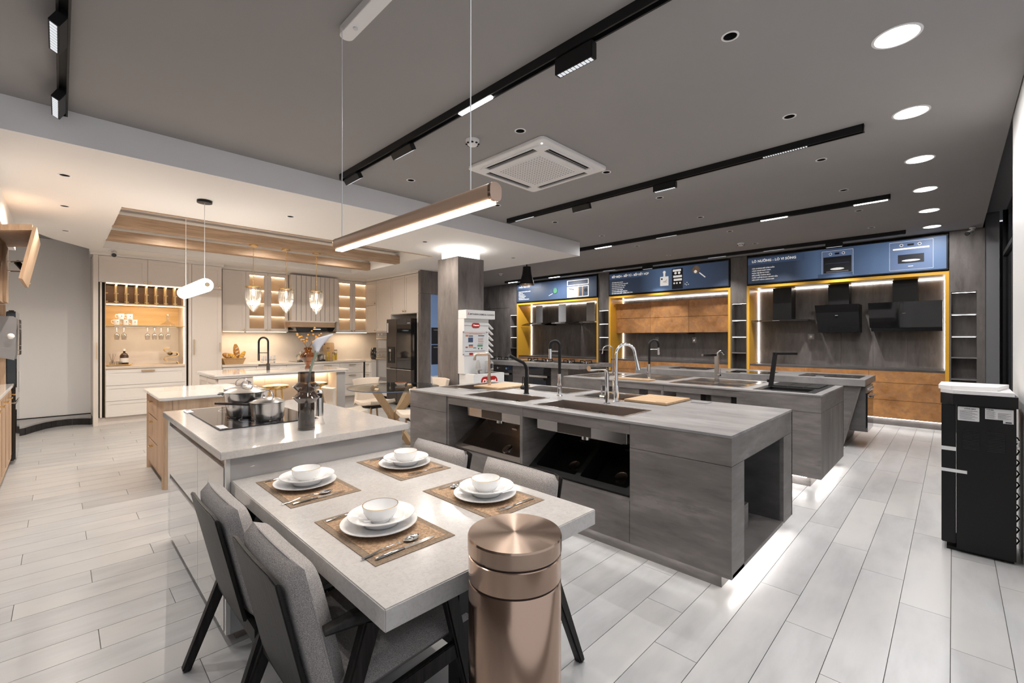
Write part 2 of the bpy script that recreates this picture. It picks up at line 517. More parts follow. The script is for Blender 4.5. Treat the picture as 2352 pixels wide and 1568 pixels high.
# ------------------------------------------------------------------ ceilings
GX = (-0.84, -2.376, -3.905); GY = (2.495, 3.70, 4.796, 5.95, 7.04, 8.25)
PANEL_Y = (3.115, 4.237, 5.399, 6.529, 7.649, 8.783)
DROP = [(-5.31,0.025),(-6.55,0.03),(-8.05,0.045),(-5.306,1.82),(-5.335,3.64),(-5.334,5.43)]
NEAR_FILL = [(-0.84,1.29),(-0.84,0.09),(-0.84,-1.1),(-2.376,-0.9),(-3.905,-0.9)]  # downlights out of view, added to raise the interior light
holes = [circ(x, y, 0.034) for x in GX for y in GY] + [circ(x, y, 0.034) for x, y in NEAR_FILL] + [circ(-0.212, y, 0.095, 28) for y in PANEL_Y]
tag(plate(rect(-11.7,0.305,-3.2,10.1), holes, 3.0, 3.12, 'ceiling_main', 'ceil_grey'), 'matt grey ceiling over the dark half of the showroom', kind='structure')
struct(G().box(-11.7,0.305,-3.2,10.1,3.16,3.24), 'ceiling_slab', 'wall_grey')
struct(G().box(0.305,1.5,3.2,10.1,3.2,3.28), 'ceiling_recess', 'wall_grey')
TX0, TX1, TY0, TY1 = -9.15, -6.19, 0.45, 4.37
outer = [(-4.44,-3.0),(-4.44,6.07),(-10.4,6.07),(-10.4,0.34),(-9.42,0.31),(-8.82,-0.08),(-8.13,-0.36),(-8.13,-3.0)]
dc = plate(outer, [rect(TX0,TX1,TY0,TY1)] + [circ(x, y, 0.034) for x, y in DROP], 2.77, 2.79, 'ceiling_dropped', 'ceil_white')
tag(dc, 'warm white dropped ceiling over the cream kitchen', kind='structure')
put(G().box(-4.44,-4.425,-3.0,6.085,2.77,2.999), 'bulkhead_face', 'bulk_face', dc)
put(G().box(-10.4,-4.44,6.07,6.085,2.77,2.999), 'bulkhead_face', 'bulk_face', dc)
for a in (G().box(TX0-.02,TX0,TY0,TY1,2.79,2.999), G().box(TX1,TX1+.02,TY0,TY1,2.79,2.999), G().box(TX0,TX1,TY0-.02,TY0,2.79,2.999), G().box(TX0,TX1,TY1,TY1+.02,2.79,2.999)):
    put(a, 'tray_side', 'ceil_white', dc)
TRAY_FILL = [(-7.86,1.1),(-7.86,2.4),(-7.86,3.7)]  # downlights added behind the beams to brighten the cream cabinets
plate(rect(TX0-.02,TX1+.02,TY0-.02,TY1+.02), [circ(x, y, .034) for x, y in TRAY_FILL], 2.975, 2.985, 'tray_top', 'ceil_white', dc)
tag(put(G().box(-6.212,-6.178,TY0,TY1,2.762,2.785), 'trim_1', 'oak_x'), 'thin oak strip edging the ceiling tray', kind='structure')
for n, x in ((1,-7.21),(2,-8.31)):
    tag(one(G().box(x-.15,x,TY0-.01,TY1+.01,2.768,2.905), 'ceiling_beam', ['wide oak beam across the ceiling tray carrying the crystal pendants','oak beam across the ceiling tray nearest the cream cabinets'][n-1], 'beam', 'oak_x', (x-.075,2.4,2.768), bev=.004))

# ------------------------------------------------------------------ walls
struct(G().box(-11.7,0.65,9.98,10.1,0,3.16), 'wall_back', 'concrete_v', label='dark concrete-look back wall behind the display bays')
struct(G().box(-11.7,-11.55,5.75,10.0,0,3.16), 'wall_far', 'concrete_v')
struct(G().box(-10.5,-10.38,-1.1,0.36,0,3.0), 'wall_alcove', 'wall_white', label='pale grey plaster wall of the alcove beside the tall cabinet')
struct(G().box(-10.5,-10.325,0.36,5.87,0,2.99), 'wall_kitchen', 'cream')
struct(G().box(-10.3,-7.66,5.75,5.87,0,2.77), 'wall_return', 'cream')
struct(G().box(-10.38,-3.6,-1.2,-1.08,0,2.99), 'wall_left', 'wall_white')
struct(G().box(-8.13,-3.9,-1.08,-0.385,2.47,2.77), 'wall_soffit', 'wall_white', label='white plaster soffit above the oak cabinets')
struct(G().box(0.31,0.95,3.5,4.88,0,3.2), 'wall_right', 'white_paint', bev=.004, label='white pillar beside the black appliance')
struct(G().box(-11.7,2.2,-3.32,-3.2,0,3.16), 'wall_front_added', 'concrete_v')  # unseen wall behind the camera, added for darker reflections in the bin
struct(G().box(0.33,0.47,9.36,9.98,0,3.2), 'wall_end', 'wall_grey')
# shop front on the right: dark glass between black posts
w = tag(link(bpy.data.objects.new('window_1', None)), 'dark shop window in black frames', kind='structure')
for y in (4.9, 6.4, 7.9, 9.3):
    put(G().box(0.50,0.56,y,y+.06,0,3.2), 'window_frame', 'black_matte', w)
put(G().box(0.50,0.56,4.96,9.3,2.55,2.61), 'window_frame', 'black_matte', w)
for a, b in ((4.96,6.4),(6.46,7.9),(7.96,9.3)):
    put(G().box(0.525,0.535,a,b,0.02,2.55), 'pane', 'glass_shop', w)
    put(G().box(0.525,0.535,a,b,2.61,3.18), 'pane', 'glass_shop', w)
struct(G().box(0.9,0.95,4.88,9.98,0,3.2), 'wall_outside', 'concrete_dark')

# curved plinth in the alcove, faced with small dark tiles
arc = [(-9.30,-0.62),(-9.56,-0.37),(-9.80,-0.27),(-9.98,-0.17),(-10.09,-0.05),(-10.13,0.07),(-10.09,0.2),(-10.0,0.31),(-9.95,0.35)]
pl = thing('alcove_plinth', 'curved grey plinth faced with small black tiles in the alcove', 'plinth', (-10.1,-0.1,0))
inner = [(-10.38,0.355),(-10.38,-1.08),(-9.3,-1.08)]
put(G().prism(arc+inner, 0, 0.125, 'z'), 'top', 'grey_paint', pl)
Lp = []
for (a, b) in zip(arc[:-1], arc[1:]):
    Lp += [Vector((a[0]+(b[0]-a[0])*t/6, a[1]+(b[1]-a[1])*t/6, 0)) for t in range(6)]
Lp.append(Vector((*arc[-1],0)))
for k in range(0, len(Lp)-3, 3):
    a, b = Lp[k], Lp[k+3]
    t = (b-a).normalized()
    put(G().bar(a+t*.003+Vector((0,0,.05)), b-t*.003+Vector((0,0,.05)), 0.03, 0.10), 'tile', 'plinth_tile', pl)
tag(put(G().box(-10.38,-10.365,-1.08,0.36,0.125,0.14), 'baseboard_alcove', 'black_matte'), kind='structure')

# ------------------------------------------------------------------ column with glowing cap
cl = tag(link(bpy.data.objects.new('column', None)), 'square column clad in grey-brown concrete-look panels with a glowing white cap', kind='structure')
cl.location = (-5.45,4.38,0)
put(G().box(-5.70,-5.20,4.128,4.635,0,2.615), 'cladding', 'concrete_v', cl)
put(G().box(-5.655,-5.245,4.173,4.59,2.615,2.77), 'cap', 'cove', cl)

# ------------------------------------------------------------------ display bays of the back wall
BAYS = [(-9.03,-6.24),(-5.93,-3.14),(-2.84,-0.04)]
BL = ['first display bay in yellow frame with three steel chimney hoods','middle display bay in yellow frame with rust-brown wall cabinets','display bay in yellow frame with three black hoods beside the shop window']
FRONT, BACK = 9.35, 9.95
for bi, (x0, x1) in enumerate(BAYS):
    b = thing('display_bay', BL[bi], 'display bay', ((x0+x1)/2, 9.65, 0), group='yellow framed display bays')
    t = 0.045
    put(G().box(x0,x0+t,FRONT-.01,BACK,0.62,2.41), 'frame_side', 'yellow', b)
    put(G().box(x1-t,x1,FRONT-.01,BACK,0.62,2.41), 'frame_side', 'yellow', b)
    put(G().box(x0+t,x1-t,FRONT-.01,BACK,2.36,2.41), 'frame_top', 'yellow', b)
    nP = 6
    for k in range(nP):
        a = x0+t+(x1-x0-2*t)*k/nP; c = x0+t+(x1-x0-2*t)*(k+1)/nP
        put(G().box(a+.001,c-.001,BACK-.02,BACK,0.9,2.36), 'panel', 'concrete_v', b, bev=.001)
    put(G().box(x0+t,x1-t,FRONT+.02,BACK-.02,0.875,0.905), 'worktop', 'concrete_dark', b)
    cw = (x1-x0-2*t)/3
    for k in range(3):
        for z0, z1 in ((0.12,0.406),(0.411,0.683),(0.688,0.872)):
            put(G().box(x0+t+cw*k+.0015,x0+t+cw*(k+1)-.0015,FRONT+.0,FRONT+.02,z0,z1), 'drawer_front', 'rust', b)
    put(G().box(x0+t,x1-t,FRONT+.02,BACK-.02,0.12,0.872), 'carcass', 'concrete_dark', b)
    put(G().box(x0+t,x1-t,FRONT+.06,FRONT+.08,0,0.12), 'kick', 'concrete', b)
    put(G().box(x0+t,x1-t,FRONT+.03,FRONT+.05,0.108,0.119), 'led_strip', 'led_white', b)
    put(G().box(x0+t+.001,x0+t+.011,BACK-.04,BACK-.022,0.91,2.35), 'led_strip', 'led_white', b)
    put(G().box(x1-t-.011,x1-t-.001,BACK-.04,BACK-.022,0.91,2.35), 'led_strip', 'led_white', b)
    put(G().box(x0+t+.02,x1-t-.02,BACK-.04,BACK-.022,2.339,2.35), 'led_strip', 'led_white', b)

# wall cabinets of the middle bay: three columns, two rows of lift doors
x0, x1 = BAYS[1][0]+.047, BAYS[1][1]-.047
wc = thing('wall_cabinet', 'rust-brown wall cabinets with flap doors in the middle display bay', 'cabinet', ((x0+x1)/2,9.75,1.52))
put(G().box(x0,x1,9.62,9.925,1.525,2.235), 'carcass', 'dark_slot', wc)  # dark colour stands in for shade in the seams between flaps
cw = (x1-x0)/3
for k in range(3):
    for z0, z1 in ((1.525,1.871),(1.877,2.235)):
        put(G().box(x0+cw*k+.003,x0+cw*(k+1)-.003,9.60,9.62,z0,z1), 'flap_door', 'rust', wc, bev=.0015)
hb = thing('built_in_hood', 'slim black extractor hood under the rust-brown wall cabinets', 'hood', (-4.55,9.75,1.49))
put(G().box(-5.0,-4.1,9.63,9.92,1.495,1.523), 'body', 'black_matte', hb)
put(G().box(-4.98,-4.12,9.615,9.63,1.497,1.52), 'front_lip', 'black_gloss', hb)
for k, x in enumerate((-4.98,-4.1)):
    so = thing('power_socket', ['grey wall socket under the hood of the middle bay, nearer the column','grey wall socket under the hood of the middle bay, nearer the shop window'][k], 'socket', (x,9.93,1.33))
    put(G().box(x-.045,x+.045,9.92,9.93,1.30,1.42), 'plate', 'grey_metal', so, bev=.003)
    put(G().box(x-.018,x+.018,9.916,9.92,1.33,1.37), 'outlet', 'steel', so)

# shelf pillars between and beside the bays
GAPS = [(-9.34,-9.03),(-6.24,-5.93),(-3.14,-2.84),(-0.04,0.33)]
SL = ['left of the first yellow bay','between the first and the middle yellow bay','between the middle and the last yellow bay','beside the shop window']
for gi, (x0, x1) in enumerate(GAPS):
    s = thing('lit_shelf_niche', 'narrow concrete-look niche with lit shelves ' + SL[gi], 'shelf', ((x0+x1)/2,9.6,0), group='lit shelf niches')
    a, c = x0+.02, x0+.285
    put(G().box(x0,a,FRONT,BACK,0,2.995), 'side', 'concrete_v', s)
    put(G().box(c,x1,FRONT,BACK,0,2.995), 'side', 'concrete_v', s)
    put(G().box(a,c,FRONT,BACK,2.095,2.995), 'upper_panel', 'concrete_v', s)
    put(G().box(a,c,FRONT,BACK,0,0.50), 'lower_panel', 'concrete_v', s)
    put(G().box(a,c,9.62,BACK,0.50,2.095), 'back', 'concrete_v', s)
    for z in (2.085,1.755,1.43,1.11,0.79):
        if z < 2.08:
            sh = put(G().box(a,c,FRONT+.005,9.62,z-.008,z+.008), 'shelf', 'grey_metal', s)
        else: sh = s
        if z > 1.2:
            put(G().box(a+.01,c-.01,FRONT+.02,FRONT+.03,z-.014,z-.009), 'led_strip', 'led_white', sh)

# concrete-look panels left of the first bay, with a blue mesh door
pw = thing('panel_wall', 'dark concrete-look wall panels behind the white water stand', 'wall panel', (-10.4,9.5,0))
for a, c in ((-11.5,-10.9),(-10.89,-10.3),(-10.29,-9.82),(-9.81,-9.345)):
    put(G().box(a,c,FRONT,FRONT+.03,0.0,2.30), 'panel', 'concrete_v', pw, bev=.002)
    put(G().box(a,c,FRONT,FRONT+.03,2.305,2.99), 'panel', 'concrete_v', pw, bev=.002)
mg = thing('mesh_door', 'blue-grey wire mesh door high on the panel wall', 'mesh door', (-10.75,9.33,2.0))
put(G().box(-11.05,-10.5,9.325,9.335,2.02,2.72), 'backing', 'mesh_blue', mg)
for k in range(14):
    put(G().bar((-11.05+.04*k,9.32,2.02), (-10.9+.03*k,9.32,2.72), .006, .006), 'wire', 'grey_metal', mg)
one(G().box(-10.12,-10.0,8.6,8.66,0.0,2.22), 'metal_post', 'slim grey metal post standing behind the white water stand', 'post', 'grey_paint', (-10.06,8.63,0))

# ------------------------------------------------------------------ signs over the bays
def sign(x0, x1, label, title, tsize, lines, lsize):
    s = thing('sign_panel', label, 'sign', ((x0+x1)/2,9.33,2.43), group='blue signs over the display bays')
    put(G().box(x0,x1,9.318,9.349,2.425,2.96), 'frame', 'black_matte', s)
    put(G().box(x0+.02,x1-.02,9.314,9.318,2.445,2.94), 'face', 'print_%d' % (1+sum(x0 > v for v in (-7,-4))), s)
    put(G().box(x0+.02,x0+.95,9.3125,9.314,2.80,2.92), 'title_band', 'sign_mid', s)
    text(title, tsize, 'title', 'sign_text', s, (x0+.09,9.3115,2.84), RY, bold=.002)
    for k, l in enumerate(lines):
        text(l, lsize, 'line', 'sign_text', s, (x0+.09,9.3115,2.715-.043*k), RY, bold=.0008)
    return s
s1 = sign(-9.02,-6.25, 'blue sign with sink pictures over the first bay, partly behind the black cone lamp', 'CHẬU RỬA BÁT', .062,
  ['BỀ MẶT PHỦ NANO CHỐNG BÁM BẨN','ĐỘ BỀN CAO','DỄ DÀNG VỆ SINH','THOÁT NƯỚC NHANH','CHỐNG ỒN TỐI ĐA','THIẾT KẾ HIỆN ĐẠI SANG TRỌNG'], .026)
s2 = sign(-5.92,-3.15, 'blue sign about hobs over the middle bay with cutting board picture', 'BẾP ĐIỆN - BẾP TỪ - BẾP KẾT HỢP', .062,
  ['TIẾT KIỆM NĂNG LƯỢNG','CHỨC NĂNG GIỮ NÓNG TỪNG BẾP','CHỨC NĂNG NHẬN DIỆN NỒI','CHỨC NĂNG ĐUN SIÊU TỐC','KHÓA AN TOÀN TRẺ EM','HỆ THỐNG ĐIỀU KHIỂN CẢM ỨNG','MẶT KÍNH CHỊU NHIỆT - CHỐNG TRẦY XƯỚC'], .026)
s3 = sign(-2.83,-0.05, 'blue sign about ovens over the bay with black hoods', 'LÒ NƯỚNG - LÒ VI SÓNG', .062,
  ['CỬA LÒ ĐÓNG MỞ GIẢM CHẤN','CÔNG NGHỆ NHIỆT PHÂN','KHÓA TRẺ EM AN TOÀN','ĐIỀU KHIỂN THÔNG MINH','NHIỀU CHẾ ĐỘ ĐƯỢC CÀI ĐẶT SẴN','HIỆU SUẤT NĂNG LƯỢNG CAO'], .026)
def flat(s, name, m, x0, x1, z0, z1, lvl=1):
    return put(G().box(x0,x1,9.314-.0012*lvl,9.314-.0012*(lvl-1),z0,z1), name, m, s)
def disc(s, name, m, x, z, r, lvl=1, n=20):
    return put(G().cyl((x,9.314-.0012*lvl,z), r, .0012, n, 'y'), name, m, s)
# first sign: pan and framed kitchen photo
flat(s1,'picture','sign_mid',-7.75,-7.42,2.45,2.72)
disc(s1,'pan','ink_green',-7.58,2.67,.07,2); disc(s1,'pan_rim','sign_light',-7.58,2.67,.082,1)
put(G().bar((-7.66,9.311,2.60),(-7.80,9.311,2.55),.012,.004,up=(0,1,0)), 'pan_handle','sign_text',s1)
for a,b,c,d in ((-7.18,-6.50,2.76,2.90),(-7.18,-6.50,2.455,2.735)):
    flat(s1,'picture_frame','sign_text',a,b,c,d,1)
    flat(s1,'picture','sign_blue',a+.025,b-.025,c+.02,d-.02,2)
flat(s1,'picture','white_paint',-7.15,-6.84,2.475,2.715,3); flat(s1,'picture','oak',-6.84,-6.80,2.475,2.715,3); flat(s1,'picture','oak',-6.70,-6.67,2.475,2.715,3)
disc(s1,'picture','oven_dark',-6.59,2.62,.05,3)
put(G().bar((-7.12,9.3095,2.69),(-6.95,9.3095,2.65),.02,.003,up=(0,1,0)), 'picture_tap','ink',s1)
# second sign: board, hob with food, pan
flat(s2,'board','sign_text',-4.60,-4.41,2.55,2.75,3); flat(s2,'board_neck','sign_text',-4.525,-4.485,2.75,2.82,3); disc(s2,'board_ring','sign_text',-4.505,2.845,.032,3)
disc(s2,'board_spot','oven_dark',-4.56,2.70,.02,4)
for k in range(4): put(G().bar((-4.54+.02*k,9.3085,2.64),(-4.44,9.3085,2.61+.03*k),.006,.002,up=(0,1,0)),'slice','oak',s2)
flat(s2,'hob','oven_dark',-4.33,-4.09,2.46,2.90,3)
for z,a,b in ((2.86,-4.31,-4.13),(2.73,-4.30,-4.11),(2.66,-4.29,-4.11)): flat(s2,'food','sign_text',a,b,z-.025,z+.02,4)
for x in (-4.25,-4.17): disc(s2,'dish','sign_text',x,2.80,.027,4)
for x in (-4.28,-4.22,-4.15): disc(s2,'dish','sign_text',x,2.585,.019,4)
disc(s2,'pan','grey_metal',-3.81,2.83,.088,3); disc(s2,'pan_food','oak',-3.81,2.83,.07,4); disc(s2,'egg','sign_text',-3.82,2.79,.03,5)
put(G().bar((-3.74,9.309,2.76),(-3.62,9.309,2.655),.02,.003,up=(0,1,0)), 'pan_handle','sign_text',s2)
for x,z in ((-4.04,2.55),(-4.0,2.58),(-3.97,2.54),(-4.01,2.53)): disc(s2,'dish','sign_text',x,z,.01,4)
# third sign: wide glow and two ovens
for x0, x1, z0, z1, opened in ((-1.62,-1.19,2.47,2.90,True),(-0.72,-0.215,2.475,2.915,False)):
    flat(s3,'oven_front','sign_oven',x0,x1,z0,z1,2)
    for a_,b_,c_,d_ in ((x0-.003,x0,z0,z1),(x1,x1+.003,z0,z1),(x0,x1,z0-.003,z0)): flat(s3,'oven_edge','sign_text',a_,b_,c_,d_,2)
    flat(s3,'oven_edge','sign_text',x0,x1,z1-.004,z1,3)
    for fx in (.28,.70): disc(s3,'dial','sign_text',x0+(x1-x0)*fx,z1-.055,.022,3); disc(s3,'dial','sign_mid',x0+(x1-x0)*fx,z1-.055,.015,4)
    flat(s3,'display','oven_dark',x0+(x1-x0)*.42,x0+(x1-x0)*.57,z1-.07,z1-.04,3)
    if opened:
        flat(s3,'cavity','oven_dark',x0+.02,x1-.02,z0+.05,z1-.105,3); flat(s3,'oven_floor','grey_metal',x0+.06,x1-.06,z0+.06,z0+.08,4)
        flat(s3,'open_door','sign_mid',x0-.06,x1,z0-.03,z0+.04,4)
        flat(s3,'cavity_frame','sign_mid',x0+.05,x1-.05,z0+.21,z0+.215,4)
        put(G().sph(((x0+x1)/2,9.309,z0+.115),.1,10,6,(1,.02,.2)),'food','sign_text',s3)
    else:
        flat(s3,'handle','sign_text',x0+.04,x1-.04,z1-.125,z1-.10,3); flat(s3,'window','oven_dark',x0+.10,x1-.10,z0+.10,z0+.235,3)
        put(G().sph(((x0+x1)/2,9.309,z0+.14),.11,10,6,(1,.02,.15)),'food','sign_text',s3)
        flat(s3,'badge','sign_text',x0+.22,x0+.28,z0+.045,z0+.055,3)

# ------------------------------------------------------------------ ceiling fittings
ORD = ['nearest the camera','second from the camera','third from the camera','fourth from the camera','fifth from the camera','farthest back']
ROWS = ['in the row beside the round lit panels','in the middle row','in the row by the white bulkhead']
def downlight(x, y, z, label, group, power, color, r=0.034, ang=132):
    t = thing('ceiling_downlight', label, 'downlight', (x,y,z), group=group)
    put(G().lathe([(r,0.004),(r,-.003),(r+.010,-.002),(r+.010,.0)], (x,y,z), 24), 'rim', 'white_plastic', t)
    put(G().lathe([(r-.001,0.0),(r-.008,.075),(1e-6,.075)], (x,y,z), 24), 'reflector', 'can', t)
    put(G().lathe([(1e-6,.0),(.014,.0),(.014,.004),(1e-6,.004)], (x,y,z+.068), 16), 'lamp', 'can_lamp', t)
    lamp('SPOT', 'lamp_light', (x,y,z-.004), power, color, t, size=.008, angle=ang, blend=.9)
    return t
for ri, x in enumerate(GX):
    for k, y in enumerate(GY):
        downlight(x, y, 3.0, 'small white-rimmed downlight %s, %s' % (ROWS[ri], ORD[k]), 'downlight grid in the grey ceiling', P_GRID, COOL)
NL = ['above the copper bin','above the camera','behind the camera','behind the camera beside the upper left track','behind the camera by the bulkhead']
for (x, y), l in zip(NEAR_FILL, NL):
    downlight(x, y, 3.0, 'added out-of-view downlight ' + l, 'downlight grid in the grey ceiling', P_GRID*.75, COOL)
DL = ['nearest the camera along the left wall','second along the left wall','above the floor before the tall bar cabinet','above the oak island beside the tube pendant canopy','between the round glass table and the column','beyond the glowing column cap']
for (x, y), l in zip(DROP, DL):
    downlight(x, y, 2.77, 'small downlight in the dropped ceiling ' + l, 'downlights in the dropped ceiling', P_DROP, WARM, ang=165)
for k, (x, y) in enumerate(TRAY_FILL):
    downlight(x, y, 2.975, 'added downlight hidden behind the oak beams, ' + ['nearest the bar niche','before the glass cabinets','before the hood'][k], 'added downlights in the ceiling tray', 60, WARM, ang=165)
for k, y in enumerate(PANEL_Y):
    t = thing('round_light_panel', 'bright round ceiling light panel along the shop window, ' + ORD[k], 'ceiling light', (-.212,y,3.0), group='round lit ceiling panels')
    put(G().lathe([(.093,.004),(.093,-.004),(.106,-.003),(.106,0)], (-.212,y,3.0), 32), 'rim', 'white_plastic', t)
    put(G().lathe([(1e-6,.002),(.093,.002),(.093,.012),(1e-6,.012)], (-.212,y,3.0), 32), 'diffuser', 'led_panel', t)
    lamp('AREA', 'panel_light', (-.212,y,2.993), P_PANEL, COOL, t, size=.18)

def rail(x0, x1, y, label):
    t = thing('track_rail', label, 'track', ((x0+x1)/2,y,2.945), group='black lighting tracks')
    put(G().box(x0,x1,y-.026,y-.016,2.945,3.0), 'side', 'black_matte', t)
    put(G().box(x0,x1,y+.016,y+.026,2.945,3.0), 'side', 'black_matte', t)
    put(G().box(x0,x1,y-.016,y+.016,2.975,3.0), 'channel', 'black_matte', t)
    for x in (x0, x1): put(G().box(x-.004,x+.004,y-.026,y+.026,2.945,3.0), 'end_cap', 'black_matte', t)
TR = {1:(1.94,'nearest black track crossing above the wooden bar pendant'),2:(4.23,'second black track, passing behind the ceiling cassette'),3:(6.49,'third black track with three glowing bars'),4:(8.80,'rearmost black track just in front of the blue signs')}
rail(-4.26, 1.2, TR[1][0], TR[1][1]); rail(-4.25,-.476,TR[2][0],TR[2][1]); rail(-4.95,-.497,TR[3][0],TR[3][1]); rail(-8.96,-.50,TR[4][0],TR[4][1])
rail(-4.40,-1.2, 0.01, 'black track at the upper edge beside the dropped ceiling')
def spot_mod(x0, x1, y, label, drop=.065, tilt=0.0, lit=True):
    t = thing('track_spotlight', label, 'track light', ((x0+x1)/2,y,2.97), group='hanging track spotlights')
    zc = 2.945
    M4 = Matrix.Translation((0,y,zc)) @ Matrix.Rotation(tilt,4,'X') @ Matrix.Translation((0,-y,-zc))
    put(G().box(x0+.03,x1-.03,y-.012,y+.012,zc-.012,zc+.03), 'connector', 'black_matte', t)
    put(G().box(x0,x1,y-.022,y+.022,zc-.01-drop,zc-.008).xf(M4), 'body', 'black_matte', t, bev=.002)
    n = 10; w = (x1-x0-.02)/n
    for k in range(n):
        a = x0+.01+w*k
        put(G().box(a+w*.12,a+w*.88,y-.014,y+.014,zc-.0115-drop,zc-.0095-drop).xf(M4), 'led_cell', 'led_cell', t)
    lamp('SPOT', 'spot_light', ((x0+x1)/2, y+(.01 if y > 8 else 0), zc-.03-drop), 90 if y > 8 else P_TRACK*3, COOL, t, size=.03, rot=(math.radians(20) if y > 8 else 0,0,0), angle=76 if y > 8 else 110, blend=.9)
def dots_mod(x0, x1, y, label):
    t = thing('track_dot_bar', label, 'track light', ((x0+x1)/2,y,2.945), group='flush dotted track lights')
    put(G().box(x0,x1,y-.0155,y+.0155,2.945,2.974), 'body', 'black_matte', t)
    n = 18; w = (x1-x0)/n
    for k in range(n): put(G().box(x0+w*(k+.2),x0+w*(k+.8),y-.010,y+.010,2.943,2.946), 'led_cell', 'led_cell', t)
    if y > 8: lamp('SPOT', 'wash_light', ((x0+x1)/2, y, 2.938), 75, COOL, t, size=.03, rot=(math.radians(20),0,0), angle=76, blend=.9)
def line_mod(x0, x1, y, label):
    t = thing('track_light_bar', label, 'track light', ((x0+x1)/2,y,2.945), group='glowing track light bars')
    put(G().box(x0,x1,y-.0155,y+.0155,2.955,2.974), 'body', 'black_matte', t)
    put(G().box(x0+.005,x1-.005,y-.0155,y+.0155,2.940,2.955), 'diffuser', 'led_track', t)
    lamp('AREA', 'bar_light', ((x0+x1)/2,y,2.935), P_TRACK*(2.2 if y > 8 else .8), COOL, t, size=x1-x0, size_y=.03)
spot_mod(-4.198,-3.919,1.94,'track spotlight at the far end of the nearest track, over the bulkhead',.05,.55)
spot_mod(-3.324,-3.035,1.94,'tilted track spotlight on the nearest track beyond its glowing bar',.05,.55)
line_mod(-2.425,-2.101,1.94,'glowing bar in the nearest track crossed by the pendant cable')
spot_mod(-1.564,-1.319,1.94,'large hanging track spotlight near the upper middle of the picture',.085)
dots_mod(-4.115,-3.791,4.23,'dotted light bar at the bulkhead end of the second track')
spot_mod(-3.18,-2.941,4.23,'hanging spotlight of the second track nearer the bulkhead, brightly lit',.06,.35)
spot_mod(-2.157,-1.925,4.23,'hanging spotlight of the second track right of the ceiling cassette',.06)
dots_mod(-1.159,-.833,4.23,'dotted light bar near the free end of the second track')
line_mod(-4.395,-4.074,6.49,'glowing bar of the third track next to the bulkhead corner')
dots_mod(-3.273,-2.946,6.49,'dotted light bar in the third track')
line_mod(-1.805,-1.494,6.49,'middle glowing bar of the third track')
line_mod(-.825,-.514,6.49,'glowing bar at the free end of the third track')
line_mod(-8.833,-8.495,8.80,'small glowing bar at the far end of the rearmost track')
line_mod(-7.363,-7.022,8.80,'small glowing bar of the rearmost track beside the black cone lamp')
dots_mod(-5.744,-5.422,8.80,'dotted light bar of the rearmost track over the hob sign')
spot_mod(-4.747,-4.517,8.80,'hanging spotlight of the rearmost track before the hob sign',.06)
dots_mod(-3.37,-3.041,8.80,'dotted light bar of the rearmost track between hob and oven signs')
dots_mod(-2.398,-2.078,8.80,'dotted light bar of the rearmost track over the oven sign')
spot_mod(-1.484,-1.253,8.80,'hanging spotlight of the rearmost track before the oven sign',.06)
spot_mod(-3.315,-3.006,0.01,'track spotlight in the upper left corner of the picture, nearer one',.06,-.5)
spot_mod(-4.29,-3.946,0.01,'track spotlight at the end of the upper left track, beside the bulkhead',.06,-.5)

# ceiling cassette air conditioner
ac = thing('ceiling_air_conditioner', 'white square ceiling cassette air conditioner with open slots', 'air conditioner', (-2.76,3.125,3.0))
ax0, ax1, ay0, ay1 = -3.225,-2.293,2.665,3.59
put(G().prism(rrect(ax0,ax1,ay0,ay1,.04),2.972,3.0,'z'), 'panel', 'white_plastic', ac, bev=.004)
slots = [rect(ax0+.17,ax1-.17,ay0+.072,ay0+.132), rect(ax0+.17,ax1-.17,ay1-.132,ay1-.072), rect(ax0+.072,ax0+.132,ay0+.17,ay1-.17), rect(ax1-.132,ax1-.072,ay0+.17,ay1-.17)]
plate(rrect(ax0+.06,ax1-.06,ay0+.06,ay1-.06,.11), slots, 2.958, 2.9715, 'bezel', 'white_plastic', ac)
for sl in slots:
    xs = [p[0] for p in sl]; ys = [p[1] for p in sl]
    put(G().box(min(xs),max(xs),min(ys),max(ys),2.969,2.9718), 'air_slot', 'dark_slot', ac)
    if max(xs)-min(xs) > .2: put(G().box(min(xs)+.01,max(xs)-.01,(min(ys)+max(ys))/2-.002,(min(ys)+max(ys))/2+.002,2.958,2.962), 'louver', 'grey_paint', ac)
    else: put(G().box((min(xs)+max(xs))/2-.002,(min(xs)+max(xs))/2+.002,min(ys)+.01,max(ys)-.01,2.958,2.962), 'louver', 'grey_paint', ac)
put(G().prism(rrect(ax0+.20,ax1-.20,ay0+.20,ay1-.20,.04),2.953,2.958,'z'), 'grille', 'white_plastic', ac)
dg = G()
for i in range(16):
    for j in range(16):
        x = ax0+.225+(ax1-ax0-.45)*i/15; y = ay0+.225+(ay1-ay0-.45)*j/15
        dg.box(x-.008,x+.008,y-.005,y+.005,2.9522,2.9535)
tag(put(dg,'grille_holes','grey_metal',ac), kind='stuff')
put(G().cyl((-2.36,2.73,2.968),.008,.005,10), 'status_light', 'led_dot', ac)

for k, (x, y, l) in enumerate(((-2.76,2.34,'white smoke detector behind the pendant cable near the ceiling cassette'),(-2.54,8.05,'white smoke detector near the oven sign'),(-7.96,7.66,'white smoke detector near the black cone lamp'))):
    t = thing('smoke_detector', l, 'smoke detector', (x,y,3.0), group='smoke detectors')
    put(G().lathe([(1e-6,-.045),(.035,-.045),(.048,-.03),(.055,-.012),(.055,0)], (x,y,3.0), 24), 'body', 'white_plastic', t)
    for a in range(8):
        w_ = a*math.pi/4
        put(G().cbox((x+.045*math.cos(w_),y+.045*math.sin(w_),2.966),(.016,.016,.008)), 'vent', 'dark_slot', t)

